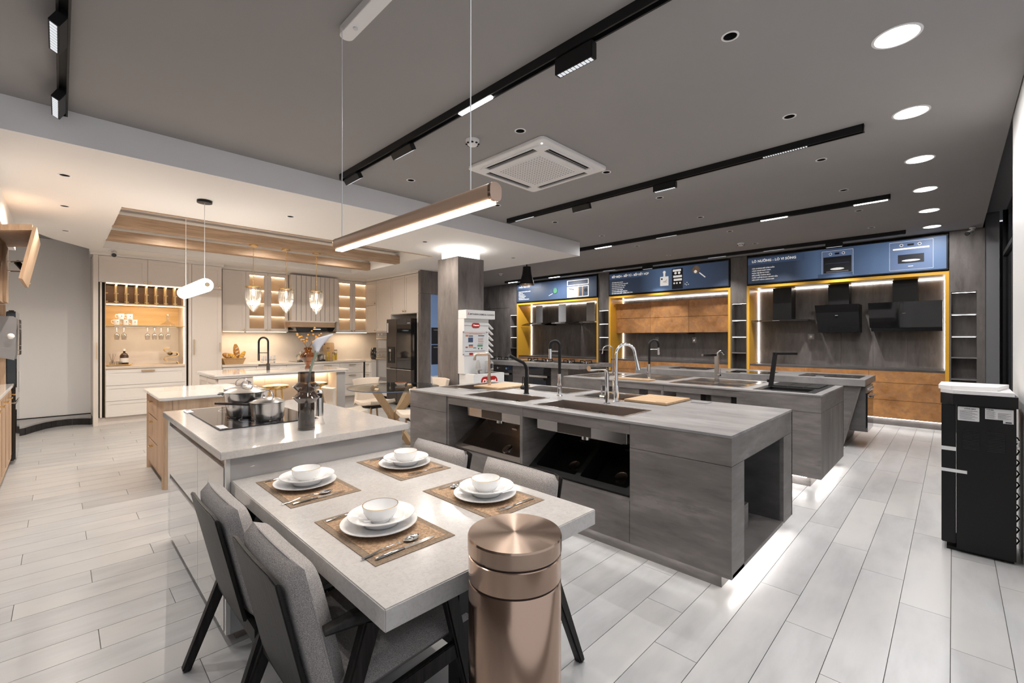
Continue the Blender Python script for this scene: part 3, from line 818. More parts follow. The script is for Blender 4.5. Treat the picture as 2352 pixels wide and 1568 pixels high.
# linear wooden pendant over the dining table
lp = thing('bar_pendant_lamp', 'long brown bar pendant lamp with warm light strip above the dining table', 'pendant lamp', (-1.66,1.0,1.85))
prof = rrect(.975,1.025,1.849,1.909,.020,4)
put(G().prism(prof,-2.24,-1.075,'x'), 'body', 'pendant_brown', lp)
put(G().prism([(1.0+(y-1.0)*1.03,1.875+(z-1.875)*1.03) for y,z in prof],-1.075,-1.062,'x'), 'end_cap', 'copper', lp)
put(G().prism([(1.0+(y-1.0)*1.03,1.875+(z-1.875)*1.03) for y,z in prof],-2.25,-2.24,'x'), 'end_cap', 'copper', lp)
put(G().box(-2.23,-1.08,.982,1.018,1.843,1.8495), 'light_strip', 'led_pendant', lp)
lamp('AREA','strip_light',(-1.66,1.0,1.838),5,(1,.84,.66),lp,size=1.14,size_y=.034)
put(G().prism(rrect(-2.26,-1.05,1.005,1.075,.034),2.955,3.0,'z'), 'canopy', 'white_plastic', lp, bev=.002)
for x in (-2.195,-1.19):
    put(G().cyl((x,1.0,1.905),.0022,1.06,6), 'cable', 'frost', lp)
for x in (-2.13,-1.25): put(G().cyl((x,1.04,2.948),.012,.008,10), 'screw_knob', 'frost', lp)

# glowing tube pendant over the oak island
tp = thing('tube_pendant_lamp', 'short glowing ribbed tube pendant above the oak island', 'pendant lamp', (-5.8,1.01,1.85))
rp = []
n = 34
for k in range(n):
    x = -6.35 + .0338*k
    rp.append((.062 if k % 2 else .068, x))
pr = [(1e-6,-6.40),(.035,-6.395),(.055,-6.375)] + rp + [(.055,-5.215),(.03,-5.20),(1e-6,-5.198)]
put(G().lathe(pr,(0,1.01,1.925),20,'x'), 'shade', 'lamp_white', tp)
put(G().cyl((-5.20,1.01,1.925),.022,.012,14,'x'), 'end_cap', 'brass', tp)
put(G().cyl((-6.41,1.01,1.925),.022,.012,14,'x'), 'end_cap', 'brass', tp)
for x in (-6.25,-5.305): put(G().cyl((x,1.01,1.98),.003,.79,6), 'cable', 'white_plastic', tp)
put(G().cyl((-5.305,1.01,2.745),.065,.025,24), 'canopy', 'black_matte', tp)
lamp('POINT','tube_light',(-5.8,1.01,1.80),14,(1,.88,.74),tp,size=.12)

# black cone lamp near the signs
cn = thing('cone_pendant_lamp', 'black cone shaped lamp hanging before the first blue sign', 'pendant lamp', (-6.38,6.9,2.5))
put(G().lathe([(.155,2.515),(.15,2.55),(.10,2.74),(.085,2.86),(.085,2.90),(1e-6,2.90)],(-6.38,6.9,0),28), 'shade', 'black_matte', cn)
put(G().lathe([(1e-6,2.512),(.148,2.512),(.158,2.52),(.158,2.53),(1e-6,2.53)],(-6.38,6.9,0),28), 'rim', 'rose_steel', cn)
put(G().cyl((-6.38,6.9,2.90),.012,.10,8), 'rod', 'black_matte', cn)

# security cameras
def seccam(p, d, label, up):
    t = thing('security_camera', label, 'security camera', p)
    p = Vector(p); d = Vector(d).normalized()
    put(G().tube([p, p+Vector(up)*.5, p+Vector(up)], .012, 8), 'arm', 'white_plastic', t)
    put(G().cyl((p.x,p.y,p.z-.01),.035,.02,16), 'base', 'white_plastic', t)
    c = p+Vector(up)
    put(G().tube([c-d*.05,c+d*.06], .032, 14), 'body', 'white_plastic', t)
    put(G().tube([c+d*.06,c+d*.075], .030, 14), 'lens', 'black_gloss', t)
seccam((0.20,9.22,2.985),(-.5,-.8,-.35),'white security camera under the ceiling near the shop window',(-.02,-.06,-.07))
seccam((-9.35,0.56,2.765),(.8,-.1,-.4),'small white and black security camera above the tall bar cabinet',(.06,.03,-.05))

# ------------------------------------------------------------------ sinks
def sink(name, label, x0, x1, y0, y1, zt, m, bowls, depth=.19, rim=.012, group=None, rimm=None, drain='chrome'):
    """inset sink: rim plate with open bowls, drains and overflow"""
    t = thing(name, label, 'sink', ((x0+x1)/2,(y0+y1)/2,zt), group=group)
    plate(rect(x0,x1,y0,y1), [rect(*b) for b in bowls], zt, zt+.003, 'rim', rimm or m, t)
    for (a, b, c, d) in bowls:
        dz = zt-depth
        g = G()
        g.add([(a,c,zt+.002),(b,c,zt+.002),(b,d,zt+.002),(a,d,zt+.002),(a+.01,c+.01,dz),(b-.01,c+.01,dz),(b-.01,d-.01,dz),(a+.01,d-.01,dz)],
              [(4,5,6,7),(0,4,5,1)[::-1],(1,5,6,2)[::-1],(2,6,7,3)[::-1],(3,7,4,0)[::-1]])
        bo = put(g, 'bowl', m, t, smooth=0)
        put(G().lathe([(1e-6,.0),(.03,.001),(.042,.004),(.042,.0)], ((a+b)/2,(c+d)/2+.04,dz+.001), 20), 'drain', drain, bo)
        put(G().prism(rrect((a+b)/2-.03,(a+b)/2+.03,zt-.075,zt-.048,.012),d-.012,d-.009,'y'), 'overflow', drain, bo)
    return t

HOLES = {'A':[], 'B':[]}
def hole(k, x0, x1, y0, y1): HOLES[k].append(rect(x0,x1,y0,y1))
# ---- counter A
AX0, AX1, AY0, AY1, AZ = -3.975,-0.845,2.53,3.80,0.875
for b in ((-3.21,-2.53,2.65,3.0),(-2.345,-1.575,2.65,3.0),(-3.86,-3.47,2.95,3.55),(-3.22,-2.60,3.36,3.72),(-2.40,-1.92,3.34,3.70)): hole('A',*b)
sink('kitchen_sink','dark bronze undermount sink in the front row beneath the black tap',-3.228,-2.513,2.632,3.018,AZ,'steel_dark',[(-3.21,-2.53,2.65,3.0)],rimm='steel',group='sinks of the front counter')
sink('kitchen_sink','long single bowl steel sink nearest the camera in the front counter',-2.365,-1.555,2.632,3.018,AZ,'steel_dark',[(-2.345,-1.575,2.65,3.0)],rimm='steel',group='sinks of the front counter')
sink('kitchen_sink','steel sink with drainer at the column end of the front counter',-3.94,-3.30,2.88,3.62,AZ,'steel',[(-3.86,-3.47,2.95,3.55)],group='sinks of the front counter')
sink('kitchen_sink','square steel sink behind the black tap in the front counter',-3.25,-2.57,3.32,3.76,AZ,'steel',[(-3.22,-2.60,3.36,3.72)],group='sinks of the front counter')
sink('kitchen_sink','steel sink half covered by a wooden board in the front counter',-2.44,-1.57,3.28,3.76,AZ,'steel',[(-2.40,-1.92,3.34,3.70)],group='sinks of the front counter')
def board(x0,x1,y0,y1,z,label,group):
    t = thing('cutting_board', label, 'cutting board', ((x0+x1)/2,(y0+y1)/2,z), group=group)
    for k in range(4):
        a = y0+(y1-y0)*k/4; b = y0+(y1-y0)*(k+1)/4
        put(G().box(x0,x1,a,b-.0008,z,z+.016), 'stave', 'bamboo', t, bev=.001)
    put(G().prism(rrect(x1-.10,x1-.02,y0+.02,y0+.036,.007),z+.0155,z+.0168,'z'), 'grip_slot', 'walnut', t)
board(-3.66,-3.28,3.12,3.60,AZ+.004,'light wooden cutting board on the sink at the column end','cutting boards on sinks')
board(-1.95,-1.58,3.30,3.74,AZ+.004,'light wooden cutting board on the front counter beside the chrome tap','cutting boards on sinks')
dr = thing('drain_basket','perforated steel drain basket in the half covered sink','basket',(-2.02,3.52,.83))
put(G().box(-2.1,-1.94,3.36,3.69,.83,.835),'base','steel',dr)
for k in range(9): put(G().box(-2.1,-1.94,3.37+.038*k,3.378+.038*k,.835,.872),'rib','chrome',dr)
one(G().box(-1.53,-1.40,3.63,3.74,AZ+.001,AZ+.004),'info_card','small grey card lying beside the wooden board on the front counter','card','grey_metal',(-1.46,3.68,AZ))

A = thing('sink_counter','nearest dark grey concrete-look sink counter with open niches','counter',(-2.4,3.16,0))
plate(rect(AX0,AX1,AY0,AY1), HOLES['A'], AZ-.014, AZ, 'worktop', 'concrete_top', A)
c = 'concrete'
put(G().box(AX0,-3.368,AY0+.003,AY0+.021,.705,AZ-.014),'panel',c,A); put(G().box(AX0,-3.368,AY0+.003,AY0+.021,.10,.702),'panel',c,A)
put(G().box(AX0,AX0+.018,AY0+.021,AY1,.10,AZ-.014),'end_panel',c,A)
put(G().box(-3.34,-1.458,AY0+.006,AY0+.024,.79,AZ-.014),'apron',c,A)
put(G().box(-3.368,-3.34,AY0+.012,3.16,.10,AZ-.014),'divider',c,A)
put(G().box(-2.416,-2.388,AY0+.003,3.16,.10,AZ-.014),'divider',c,A)
put(G().box(-1.458,-1.44,AY0+.021,3.16,.10,AZ-.014),'divider',c,A)
put(G().box(-3.34,-2.416,AY0+.004,AY0+.022,.10,.385),'drawer_front',c,A)
put(G().box(-2.388,-1.459,AY0+.004,AY0+.022,.10,.37),'drawer_front',c,A)
put(G().box(-3.34,-2.416,AY0+.022,AY0+.06,.367,.385),'ledge',c,A); put(G().box(-2.388,-1.459,AY0+.022,AY0+.06,.352,.37),'ledge',c,A)
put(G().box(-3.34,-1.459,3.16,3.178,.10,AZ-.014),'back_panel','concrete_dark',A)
put(G().box(-1.455,AX1,AY0+.003,AY0+.021,.709,AZ-.014),'panel',c,A); put(G().box(-1.455,AX1,AY0+.003,AY0+.021,.10,.706),'panel',c,A)
# end with open niche
put(G().box(AX1-.02,AX1,AY0+.021,AY1,.709,AZ-.014),'end_apron',c,A)
put(G().box(AX1-.06,AX1,AY0+.021,2.735,.10,.706),'end_post',c,A); put(G().box(AX1-.06,AX1,3.565,AY1,.10,.706),'end_post',c,A)
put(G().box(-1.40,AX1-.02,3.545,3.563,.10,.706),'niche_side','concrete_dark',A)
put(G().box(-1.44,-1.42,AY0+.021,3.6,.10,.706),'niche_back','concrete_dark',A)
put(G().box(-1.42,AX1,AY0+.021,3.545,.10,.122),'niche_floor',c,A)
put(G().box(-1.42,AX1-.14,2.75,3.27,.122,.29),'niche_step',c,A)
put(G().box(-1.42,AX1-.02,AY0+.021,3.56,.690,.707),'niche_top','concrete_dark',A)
put(G().box(AX0,AX1,AY1-.018,AY1,.10,AZ-.014),'back_panel',c,A)
put(G().box(AX0+.08,AX1-.08,AY0+.08,AY1-.08,0,.10),'kick','concrete',A)
for a in (G().box(AX1-.05,AX1-.035,AY0+.1,AY1-.1,.088,.099), G().box(AX0+.1,AX1-.1,AY0+.035,AY0+.05,.088,.099), G().box(AX0+.035,AX0+.05,AY0+.1,AY1-.1,.088,.099)):
    put(a,'led_strip','led_plinth' if a.v[0][0] > -1 else 'led_soft',A)
# undersides of the front sinks, seen in the niches
for x0, x1, l in ((-3.085,-2.43,'steel underside box of the sink with the black tap'),(-2.275,-1.50,'steel underside box of the sink nearest the camera')):
    t = thing('sink_underside', l, 'sink shell', ((x0+x1)/2,2.8,.71))
    put(G().box(x0,x1,2.575,2.645,.71,.79),'shell','steel',t,bev=.004)
    w3 = (x1-x0)
    put(G().box(x0+w3*.26,x0+w3*.64,2.573,2.5755,.712,.79),'dark_pad','graphite',t)
    put(G().cyl((x0+w3*.55,2.62,.685),.035,.025,16),'drain_nut','steel',t)
# tilted display sinks inside the niches
def tilted_sink(cx, cz, w, h, ang, m, label, bowls, mm):
    t = thing('display_sink', label, 'sink', (cx,2.79,cz))
    t.rotation_euler = (ang,0,0)
    plate_me = plate_mesh(rrect(-w/2,w/2,-h/2,h/2,.02), [rrect(a,b,c_,d,.015) for a,b,c_,d in bowls], -.012, 0)
    plate_me.materials.append(MAT[m]); link(bpy.data.objects.new('rim',plate_me),t)
    for a,b,c_,d in bowls:
        g = G().add([(a,c_,-.004),(b,c_,-.004),(b,d,-.004),(a,d,-.004),(a+.015,c_+.015,-.15),(b-.015,c_+.015,-.15),(b-.015,d-.015,-.15),(a+.015,d-.015,-.15)],
            [(4,5,6,7),(1,5,4,0),(2,6,5,1),(3,7,6,2),(0,4,7,3)])
        bo = put(g,'bowl',m,t,smooth=0,W=False)
        put(G().lathe([(1e-6,-.149),(.04,-.148),(.05,-.144),(.05,-.149)],((a+b)/2,(c_+d)/2,0),18),'drain',mm,bo,W=False)
        put(G().box((a+b)/2-.03,(a+b)/2+.03,d-.02,d-.017,-.06,-.04),'overflow',mm,bo,W=False)
    return t
tilted_sink(-2.88,.525,.86,.48,math.radians(31),'steel_dark','dark steel sink leaning in the niche nearer the column',[(-.37,.37,-.19,.17)],'chrome')
tilted_sink(-1.925,.515,.90,.50,math.radians(31),'black_granite','black double bowl sink leaning in the niche below the steel sink',[(-.40,-.02,-.20,.20),(.02,.40,-.20,.20)],'rose_steel')

# ---- taps
def spout_path(pts, r, m, t, name='spout', n=12): return put(G().tube(pts, r, n), name, m, t, W=False)
def arc3(c, r, a0, a1, k, d):   # half circle in the plane of direction d
    return [(c[0]+d[0]*r*math.cos(math.radians(a0+(a1-a0)*i/k)), c[1]+d[1]*r*math.cos(math.radians(a0+(a1-a0)*i/k)), c[2]+r*math.sin(math.radians(a0+(a1-a0)*i/k))) for i in range(k+1)]
def tap(loc, label, kind, d=(0,-1), m='chrome', H=.37, R=.2, m2='black_matte'):
    t = thing('kitchen_tap', label, 'tap', loc, group='kitchen taps')
    D = Vector((d[0],d[1],0)).normalized(); d = (D.x,D.y); s = Vector((-D.y,D.x,0))
    put(G().lathe([(.028,0),(.028,.004),(.023,.008)],(0,0,0),20),'base_ring',m,t,W=False)
    def at(x, z): return (d[0]*x, d[1]*x, z)
    if kind == 'goose':
        put(G().cyl((0,0,.006),.022,.13,18),'body',m,t,W=False)
        pts = [at(0,.13), at(0,H-R/2)] + arc3((d[0]*R/2,d[1]*R/2,H-R/2),R/2,180,0,12,d)[1:] + [at(R+.012,H-R/2-.05)]
        spout_path(pts,.0135,m,t)
        spout_path([at(R+.012,H-R/2-.05),at(R+.03,H-R/2-.13)],[.015,.018],m,t,'spray_head')
        put(G().tube([s*.02+Vector((0,0,.07)), s*.055+Vector((0,0,.07))],.018,14),'valve',m,t,W=False)
        put(G().tube([s*.05+Vector((0,0,.07)), s*.062+Vector((0,0,.17))],[.007,.005],8),'lever',m,t,W=False)
    elif kind == 'thin':
        put(G().cyl((0,0,.004),.017,.07,16),'body',m,t,W=False)
        pts = [at(0,.07), at(0,H-R/2)] + arc3((d[0]*R/2,d[1]*R/2,H-R/2),R/2,180,-10,12,d)[1:] + [at(R+.006,H-R/2-.04)]
        spout_path(pts,.008,m,t)
        put(G().tube([s*.015+Vector((0,0,.045)), s*.06+Vector((0,0,.045))],.007,8),'lever',m,t,W=False)
    elif kind == 'flex':
        put(G().cyl((0,0,.006),.020,.11,18),'body',m,t,W=False)
        put(G().cyl((0,0,.11),.0155,.09,16),'riser',m,t,W=False)
        pts = [at(0,.19), at(0,H-R/2)] + arc3((d[0]*R/2,d[1]*R/2,H-R/2),R/2,180,0,14,d)[1:] + [at(R,H-R/2-.03)]
        spout_path(pts,.014,m2,t,'flex_hose')
        spout_path([at(R,H-R/2-.03),at(R,H-R/2-.12)],[.015,.016],m,t,'spray_head')
        spout_path([at(0,H-R/2-.05),at(R,H-R/2-.05)],.006,m,t,'holder_arm')
        put(G().tube([s*.018+Vector((0,0,.08)), s*.05+Vector((0,0,.095))],.014,12),'valve',m,t,W=False)
        put(G().tube([s*.045+Vector((0,0,.09)), s*.05+Vector((0,0,.18))],[.006,.005],8),'lever',m,t,W=False)
    elif kind == 'square':
        spout_path([at(0,.006),at(0,H-.03),at(.008,H-.008),at(.03,H),at(R-.03,H),at(R-.008,H-.008),at(R,H-.03),at(R,H-.07)],.0145,m,t)
        put(G().cyl((0,0,.004),.019,.07,18),'body',m,t,W=False)
        put(G().tube([s*-.015+Vector((0,0,.055)), s*-.045+Vector((0,0,.055))],.016,12),'valve',m,t,W=False)
        put(G().tube([s*-.04+Vector((0,0,.055)), s*-.042+Vector((0,0,.13))],.005,8),'lever',m,t,W=False)
    elif kind == 'ell':
        spout_path([at(0,.006),at(0,H-.05),at(.01,H-.015),at(.04,H)],.017,m,t,'tower')
        spout_path([at(.03,H),at(R,H+.005)],[.018,.018],m,t)
        spout_path([at(R-.06,H+.004),at(R,H+.006)],.021,m,t,'spray_head')
        put(G().tube([s*-.012+Vector((0,0,.05)), s*-.06+Vector((0,0,.05))],.021,16),'valve',m,t,W=False)
        put(G().tube([s*-.052+Vector((0,0,.055)), s*-.055+Vector((0,0,.145))],.007,8),'lever',m,t,W=False)
    elif kind == 'bent':
        spout_path([at(0,.004),at(0,H*.45)],[.022,.019],m,t,'tower')
        spout_path([at(0,H*.45),at(0,H*.62),at(.012,H*.73),at(.04,H*.81),at(R,H)],.015,m,t)
        spout_path([at(R-.03,H-.012),at(R+.004,H+.002)],.0165,m,t,'spray_head')
        put(G().tube([s*-.012+Vector((0,0,.055)), s*-.065+Vector((0,0,.055))],.021,16),'valve',m,t,W=False)
        put(G().tube([s*-.056+Vector((0,0,.06)),s*-.056+Vector((0,0,.15)),s*-.045+Vector((0,0,.16)),s*-.034+Vector((0,0,.15)),s*-.034+Vector((0,0,.07))],.0035,8),'lever',m,t,W=False)
    elif kind == 'angular':
        put(G().hexa([(-.02,-.02,0),(.02,-.02,0),(.02,.02,0),(-.02,.02,0)]+[(d[0]*.05+a,d[1]*.05+b,H) for a,b in ((-.018,-.018),(.018,-.018),(.018,.018),(-.018,.018))]),'tower',m,t,W=False)
        put(G().bar(at(.03,H-.012),at(R,H-.012),.036,.024),'spout',m,t,W=False)
        put(G().bar(tuple(s*.02+Vector((0,0,.06))),tuple(s*.05+Vector((0,0,.06))),.03,.03),'lever',m,t,W=False)
    elif kind == 'cube':
        put(G().cbox((0,0,H/2),(.04,.04,H)),'tower',m,t,W=False)
        put(G().bar(at(-.01,H-.014),at(R,H-.014),.034,.026),'spout',m,t,W=False)
        pts = arc3((-d[0]*.05,-d[1]*.05,H-.02),.05,20,170,10,d)
        spout_path([(p[0],p[1],p[2]) for p in pts],.012,'chrome',t,'hose_loop')
        put(G().tube([s*.02+Vector((0,0,.09)), s*.06+Vector((0,0,.09))],.012,10),'valve',m,t,W=False)
        put(G().tube([s*.055+Vector((0,0,.09)), s*.055+Vector((0,0,.17))],.005,8),'lever',m,t,W=False)
    return t
tap((-3.567,3.261,AZ),'rose-tinted square arch tap at the column end of the front counter','square',(-.35,-.94),'rose_steel',.36,.17)
tap((-2.87,3.098,AZ),'matt black bent tap on the front counter','bent',(-.1,-1),'black_matte',.365,.21)
tap((-2.552,3.20,AZ),'chrome tap with black hose arch on the front counter','flex',(-.8,-.6),'chrome',.50,.085)
tap((-1.972,3.078,AZ),'chrome tap with straight horizontal spout on the front counter','ell',(-.1,-1),'chrome',.285,.22)
tap((-1.983,3.235,AZ),'tall chrome gooseneck tap on the front counter','goose',(.55,.83),'chrome',.475,.17)

# ---- counter B
BX0,BX1,BY0,BY1,BZ = -3.84,-0.86,4.90,6.08,0.875
for b in ((-3.72,-3.42,5.08,5.75),(-3.18,-2.86,5.30,5.95),(-2.82,-2.55,5.30,5.95),(-2.34,-1.98,5.12,5.42),(-1.94,-1.64,5.12,5.42),(-2.30,-1.64,5.50,5.88),(-1.40,-1.0,5.10,5.40)): hole('B',*b)
B_ = thing('sink_counter','middle dark grey concrete-look sink counter behind the nearest one','counter',(-2.35,5.5,0))
plate(rect(BX0,BX1,BY0,BY1), HOLES['B'], BZ-.014, BZ, 'worktop', 'concrete_top', B_)
put(G().box(BX0,-3.23,BY0+.003,BY0+.02,.10,BZ-.014),'panel',c,B_)
put(G().box(-3.23,-1.56,BY0+.01,BY0+.028,.79,BZ-.014),'apron',c,B_)
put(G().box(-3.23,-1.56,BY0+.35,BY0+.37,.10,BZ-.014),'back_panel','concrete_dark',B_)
for x in (-3.23,-2.40,-1.575): put(G().box(x-.014,x+.014,BY0+.006,BY0+.35,.10,BZ-.014),'divider',c,B_)
for a,b in ((-3.1,-2.72),(-2.60,-2.42),(-2.25,-1.98),(-1.86,-1.66)): put(G().box(a,b,BY0+.05,BY0+.07,.60,.79),'hanging_panel',c,B_)
put(G().box(-1.56,BX1,BY0+.003,BY0+.02,.712,BZ-.014),'panel',c,B_); put(G().box(-1.56,BX1,BY0+.003,BY0+.02,.10,.709),'panel',c,B_)
put(G().box(BX1-.02,BX1,BY0+.02,BY1,.712,BZ-.014),'end_panel','concrete',B_)
put(G().box(BX1-.02,BX1,BY0+.02,5.46,.10,.709),'end_panel','concrete_v',B_); put(G().box(BX1-.02,BX1,5.463,BY1,.10,.709),'end_panel','concrete_v',B_)
put(G().box(BX0,BX1,BY1-.02,BY1,.10,BZ-.014),'back_panel',c,B_); put(G().box(BX0,BX0+.02,BY0+.02,BY1,.10,BZ-.014),'end_panel',c,B_)
put(G().box(-1.56,BX1-.02,BY0+.02,BY1-.02,.10,.12),'floor_panel',c,B_)
put(G().box(BX0+.08,BX1-.1,BY0+.08,BY1-.08,0,.10),'kick',c,B_)
for a in (G().box(BX1-.06,BX1-.045,BY0+.1,BY1-.1,.088,.099), G().box(BX0+.1,BX1-.12,BY0+.03,BY0+.045,.088,.099)): put(a,'led_strip','led_plinth',B_)
gs = 'sinks of the middle counter'
sink('kitchen_sink','steel sink under the thin steel tap on the middle counter',-3.78,-3.36,5.02,5.82,BZ,'steel',[(-3.72,-3.42,5.08,5.75)],group=gs)
sink('kitchen_sink','double bowl steel sink behind the black hose tap on the middle counter',-3.24,-2.50,5.24,6.02,BZ,'steel',[(-3.18,-2.86,5.30,5.95),(-2.82,-2.55,5.30,5.95)],group=gs)
sink('kitchen_sink','double bowl steel sink before the square tap on the middle counter',-2.39,-1.58,5.06,5.46,BZ,'steel',[(-2.34,-1.98,5.12,5.42),(-1.94,-1.64,5.12,5.42)],group=gs)
sink('kitchen_sink','steel sink behind the square tap on the middle counter',-2.36,-1.58,5.47,5.92,BZ,'steel',[(-2.30,-1.64,5.50,5.88)],group=gs)
bs = sink('kitchen_sink','black granite sink with drainer at the end of the middle counter',-1.47,-.93,5.02,6.04,BZ,'black_matte',[(-1.40,-1.0,5.10,5.40)],drain='steel',group=gs)
put(G().box(-1.42,-.98,5.46,5.98,BZ+.003,BZ+.009),'drainer','black_matte',bs,bev=.003)
for k in range(3): put(G().box(-1.40+.145*k,-1.40+.145*k+.13,5.48,5.96,BZ+.009,BZ+.012),'drainer_rib','black_matte',bs,bev=.001)
board(-3.1,-2.62,5.0,5.18,BZ+.002,'pale wooden board at the front edge of the middle counter','cutting boards on sinks')
tap((-3.507,5.638,BZ),'thin steel gooseneck tap on the middle counter','thin',(-.6,-.8),'steel',.42,.16)
tap((-2.725,5.22,BZ),'steel tap with black hose arch on the middle counter','flex',(.55,.83),'chrome',.50,.13)
tap((-1.996,5.481,BZ),'square brushed steel tap on the middle counter','cube',(-.5,-.86),'steel',.34,.20)
tap((-1.405,5.408,BZ),'angular matt black tap beside the black granite sink','angular',(.75,.66),'black_matte',.37,.27)

# ---- counter C with flat hobs, oven in the slanted end
C_ = thing('hob_counter','rear dark grey counter with thick top and slanted end','counter',(-2.35,7.6,0))
put(G().box(-3.98,-.785,7.10,8.17,.79,.875),'worktop','concrete_top',C_,bev=.002)
put(G().prism([(-3.9,.79),(-.83,.79),(-1.03,.0),(-3.9,.0)],7.14,8.1,'y'),'body','concrete',C_)
put(G().bar((-.835,7.135,.785),(-1.015,7.135,.02),.02,.03,up=(0,1,0)),'slant_trim','concrete_v',C_)
for k,(a,b,y0,y1,l) in enumerate(((-3.55,-2.9,7.5,8.0,'flat black hob at the column end of the rear counter'),(-2.5,-1.9,7.22,7.72,'flat black hob in the middle of the rear counter'),(-1.55,-.86,7.3,7.85,'flat black hob at the free end of the rear counter'))):
    h = thing('glass_hob', l, 'hob', ((a+b)/2,(y0+y1)/2,.875), group='flat hobs of the rear counter')
    put(G().box(a,b,y0,y1,.875,.881),'glass_top','black_gloss',h,bev=.002)
    for i in (0.28,.72): put(G().lathe([(.085,.8812),(.09,.8816),(.088,.8812)],(a+(b-a)*i,(y0+y1)/2,0),28),'ring','grey_metal',h)
    put(G().box(a+.2,a+.3,y0+.01,y0+.05,.881,.8815),'sticker','paper',h)
ov = thing('built_in_oven','built-in oven hanging at the slanted end of the rear counter','oven',(-.85,7.42,.21))
put(G().box(-.95,-.785,7.155,7.70,.215,.785),'body','concrete_dark',ov)
put(G().box(-.785,-.765,7.155,7.70,.215,.70),'door','black_gloss',ov)
put(G().box(-.785,-.768,7.155,7.70,.705,.785),'control_panel','steel_dark',ov)
for y in (7.28,7.42,7.56): put(G().cyl((-.768,y,.745),.02,.022,14,'x'),'knob','chrome',ov)
hd = put(G().bar((-.715,7.2,.66),(-.715,7.66,.66),.012,.024),'handle','chrome',ov)
for y in (7.24,7.62): put(G().box(-.765,-.715,y-.01,y+.01,.652,.668),'handle_post','chrome',hd)

# ---- counter D with gas hobs and two ovens in front
D_ = thing('hob_counter','dark grey counter with gas hobs and built-in ovens behind the water stand','counter',(-6.5,7.6,0))
put(G().box(-8.6,-5.13,7.03,8.25,.795,.875),'worktop','concrete_top',D_,bev=.002)
put(G().box(-8.5,-5.45,7.10,8.15,.0,.795),'body','concrete',D_)
def oven_front(x0,x1,label):
    t = thing('built_in_oven',label,'oven',((x0+x1)/2,7.09,.2))
    put(G().box(x0,x1,7.085,7.099,.64,.785),'control_panel','black_gloss',t)
    put(G().box(x0,x1,7.085,7.099,.22,.635),'door','black_gloss',t)
    put(G().box(x0+.12,x1-.12,7.083,7.086,.30,.52),'window','oven_dark',t)
    put(G().bar((x0+.05,7.045,.60),(x1-.05,7.045,.60),.015,.04),'handle','steel',t)
    return t
o1 = oven_front(-7.60,-7.0,'black oven with two knobs partly behind the white water stand')
for x in (-7.44,-7.16): put(G().cyl((x,7.06,.72),.024,.025,14,'y'),'knob','chrome',o1)
oven_front(-6.49,-5.89,'black oven with steel handle under the gas hobs')
gx = [-8.0,-6.78,-5.72]
for k, x in enumerate(gx):
    h = thing('gas_hob', ['gas hob at the far end of the oven counter','gas hob above the middle of the oven counter','gas hob at the free end of the oven counter'][k],'hob',(x,7.75,.875), group='gas hobs')
    put(G().box(x-.42,x+.42,7.5,8.0,.875,.883),'glass_top','black_gloss',h,bev=.002)
    for dx in (-.22,.22):
        bu = put(G().lathe([(.075,.883),(.075,.895),(.05,.905),(.045,.918),(1e-6,.918)],(x+dx,7.78,0),20),'burner','chrome',h)
        for a in range(4):
            w_ = a*math.pi/2+.4
            put(G().bar((x+dx+.045*math.cos(w_),7.78+.045*math.sin(w_),.928),(x+dx+.125*math.cos(w_),7.78+.125*math.sin(w_),.928),.01,.016),'pan_support','black_matte',bu)
            put(G().cbox((x+dx+.12*math.cos(w_),7.78+.12*math.sin(w_),.905),(.012,.012,.045)),'pan_support','black_matte',bu)
        put(G().cyl((x+dx*.4,7.55,.883),.02,.02,12),'knob','black_matte',h)

# ------------------------------------------------------------------ extractor hoods on the back wall
def glass_hood(xc, wide, label):
    t = thing('chimney_hood', label, 'hood', (xc,9.75,1.78), group='steel chimney hoods')
    put(G().box(xc-.13,xc+.13,9.68,9.925,1.83,2.33),'chimney','steel',t,bev=.003)
    put(G().box(xc-.24,xc+.24,9.50,9.92,1.795,1.84),'motor_box','steel_dark',t,bev=.004)
    def f(u,v): 
        a = (u-.5)*2
        return (xc+a*wide/2, 9.42+.5*v, 1.84-.075*a*a)
    g = G().surf(f,15,3)
    g2 = G().add([(p[0],p[1],p[2]+.006) for p in g.v], g.f)
    put(G().add(g.v,g.f).add(g2.v,g2.f),'glass_canopy','black_gloss',t)
    put(G().box(xc-.10,xc+.10,9.49,9.50,1.805,1.83),'switch_panel','steel',t)
glass_hood(-8.47,.92,'steel chimney hood with curved black glass nearest the column')
glass_hood(-7.63,.92,'steel chimney hood with curved black glass in the middle of the first bay')
glass_hood(-6.70,.86,'steel chimney hood with curved black glass beside the shelf niche')
h1 = thing('chimney_hood','black T shaped chimney hood with thin flat plate','hood',(-2.3,9.7,1.70))
put(G().box(-2.46,-2.15,9.62,9.925,1.74,2.35),'chimney','black_matte',h1,bev=.002)
put(G().box(-2.78,-1.84,9.42,9.925,1.715,1.745),'plate','black_gloss',h1,bev=.003)
put(G().box(-2.42,-2.3,9.418,9.421,1.725,1.735),'switch_panel','grey_metal',h1)
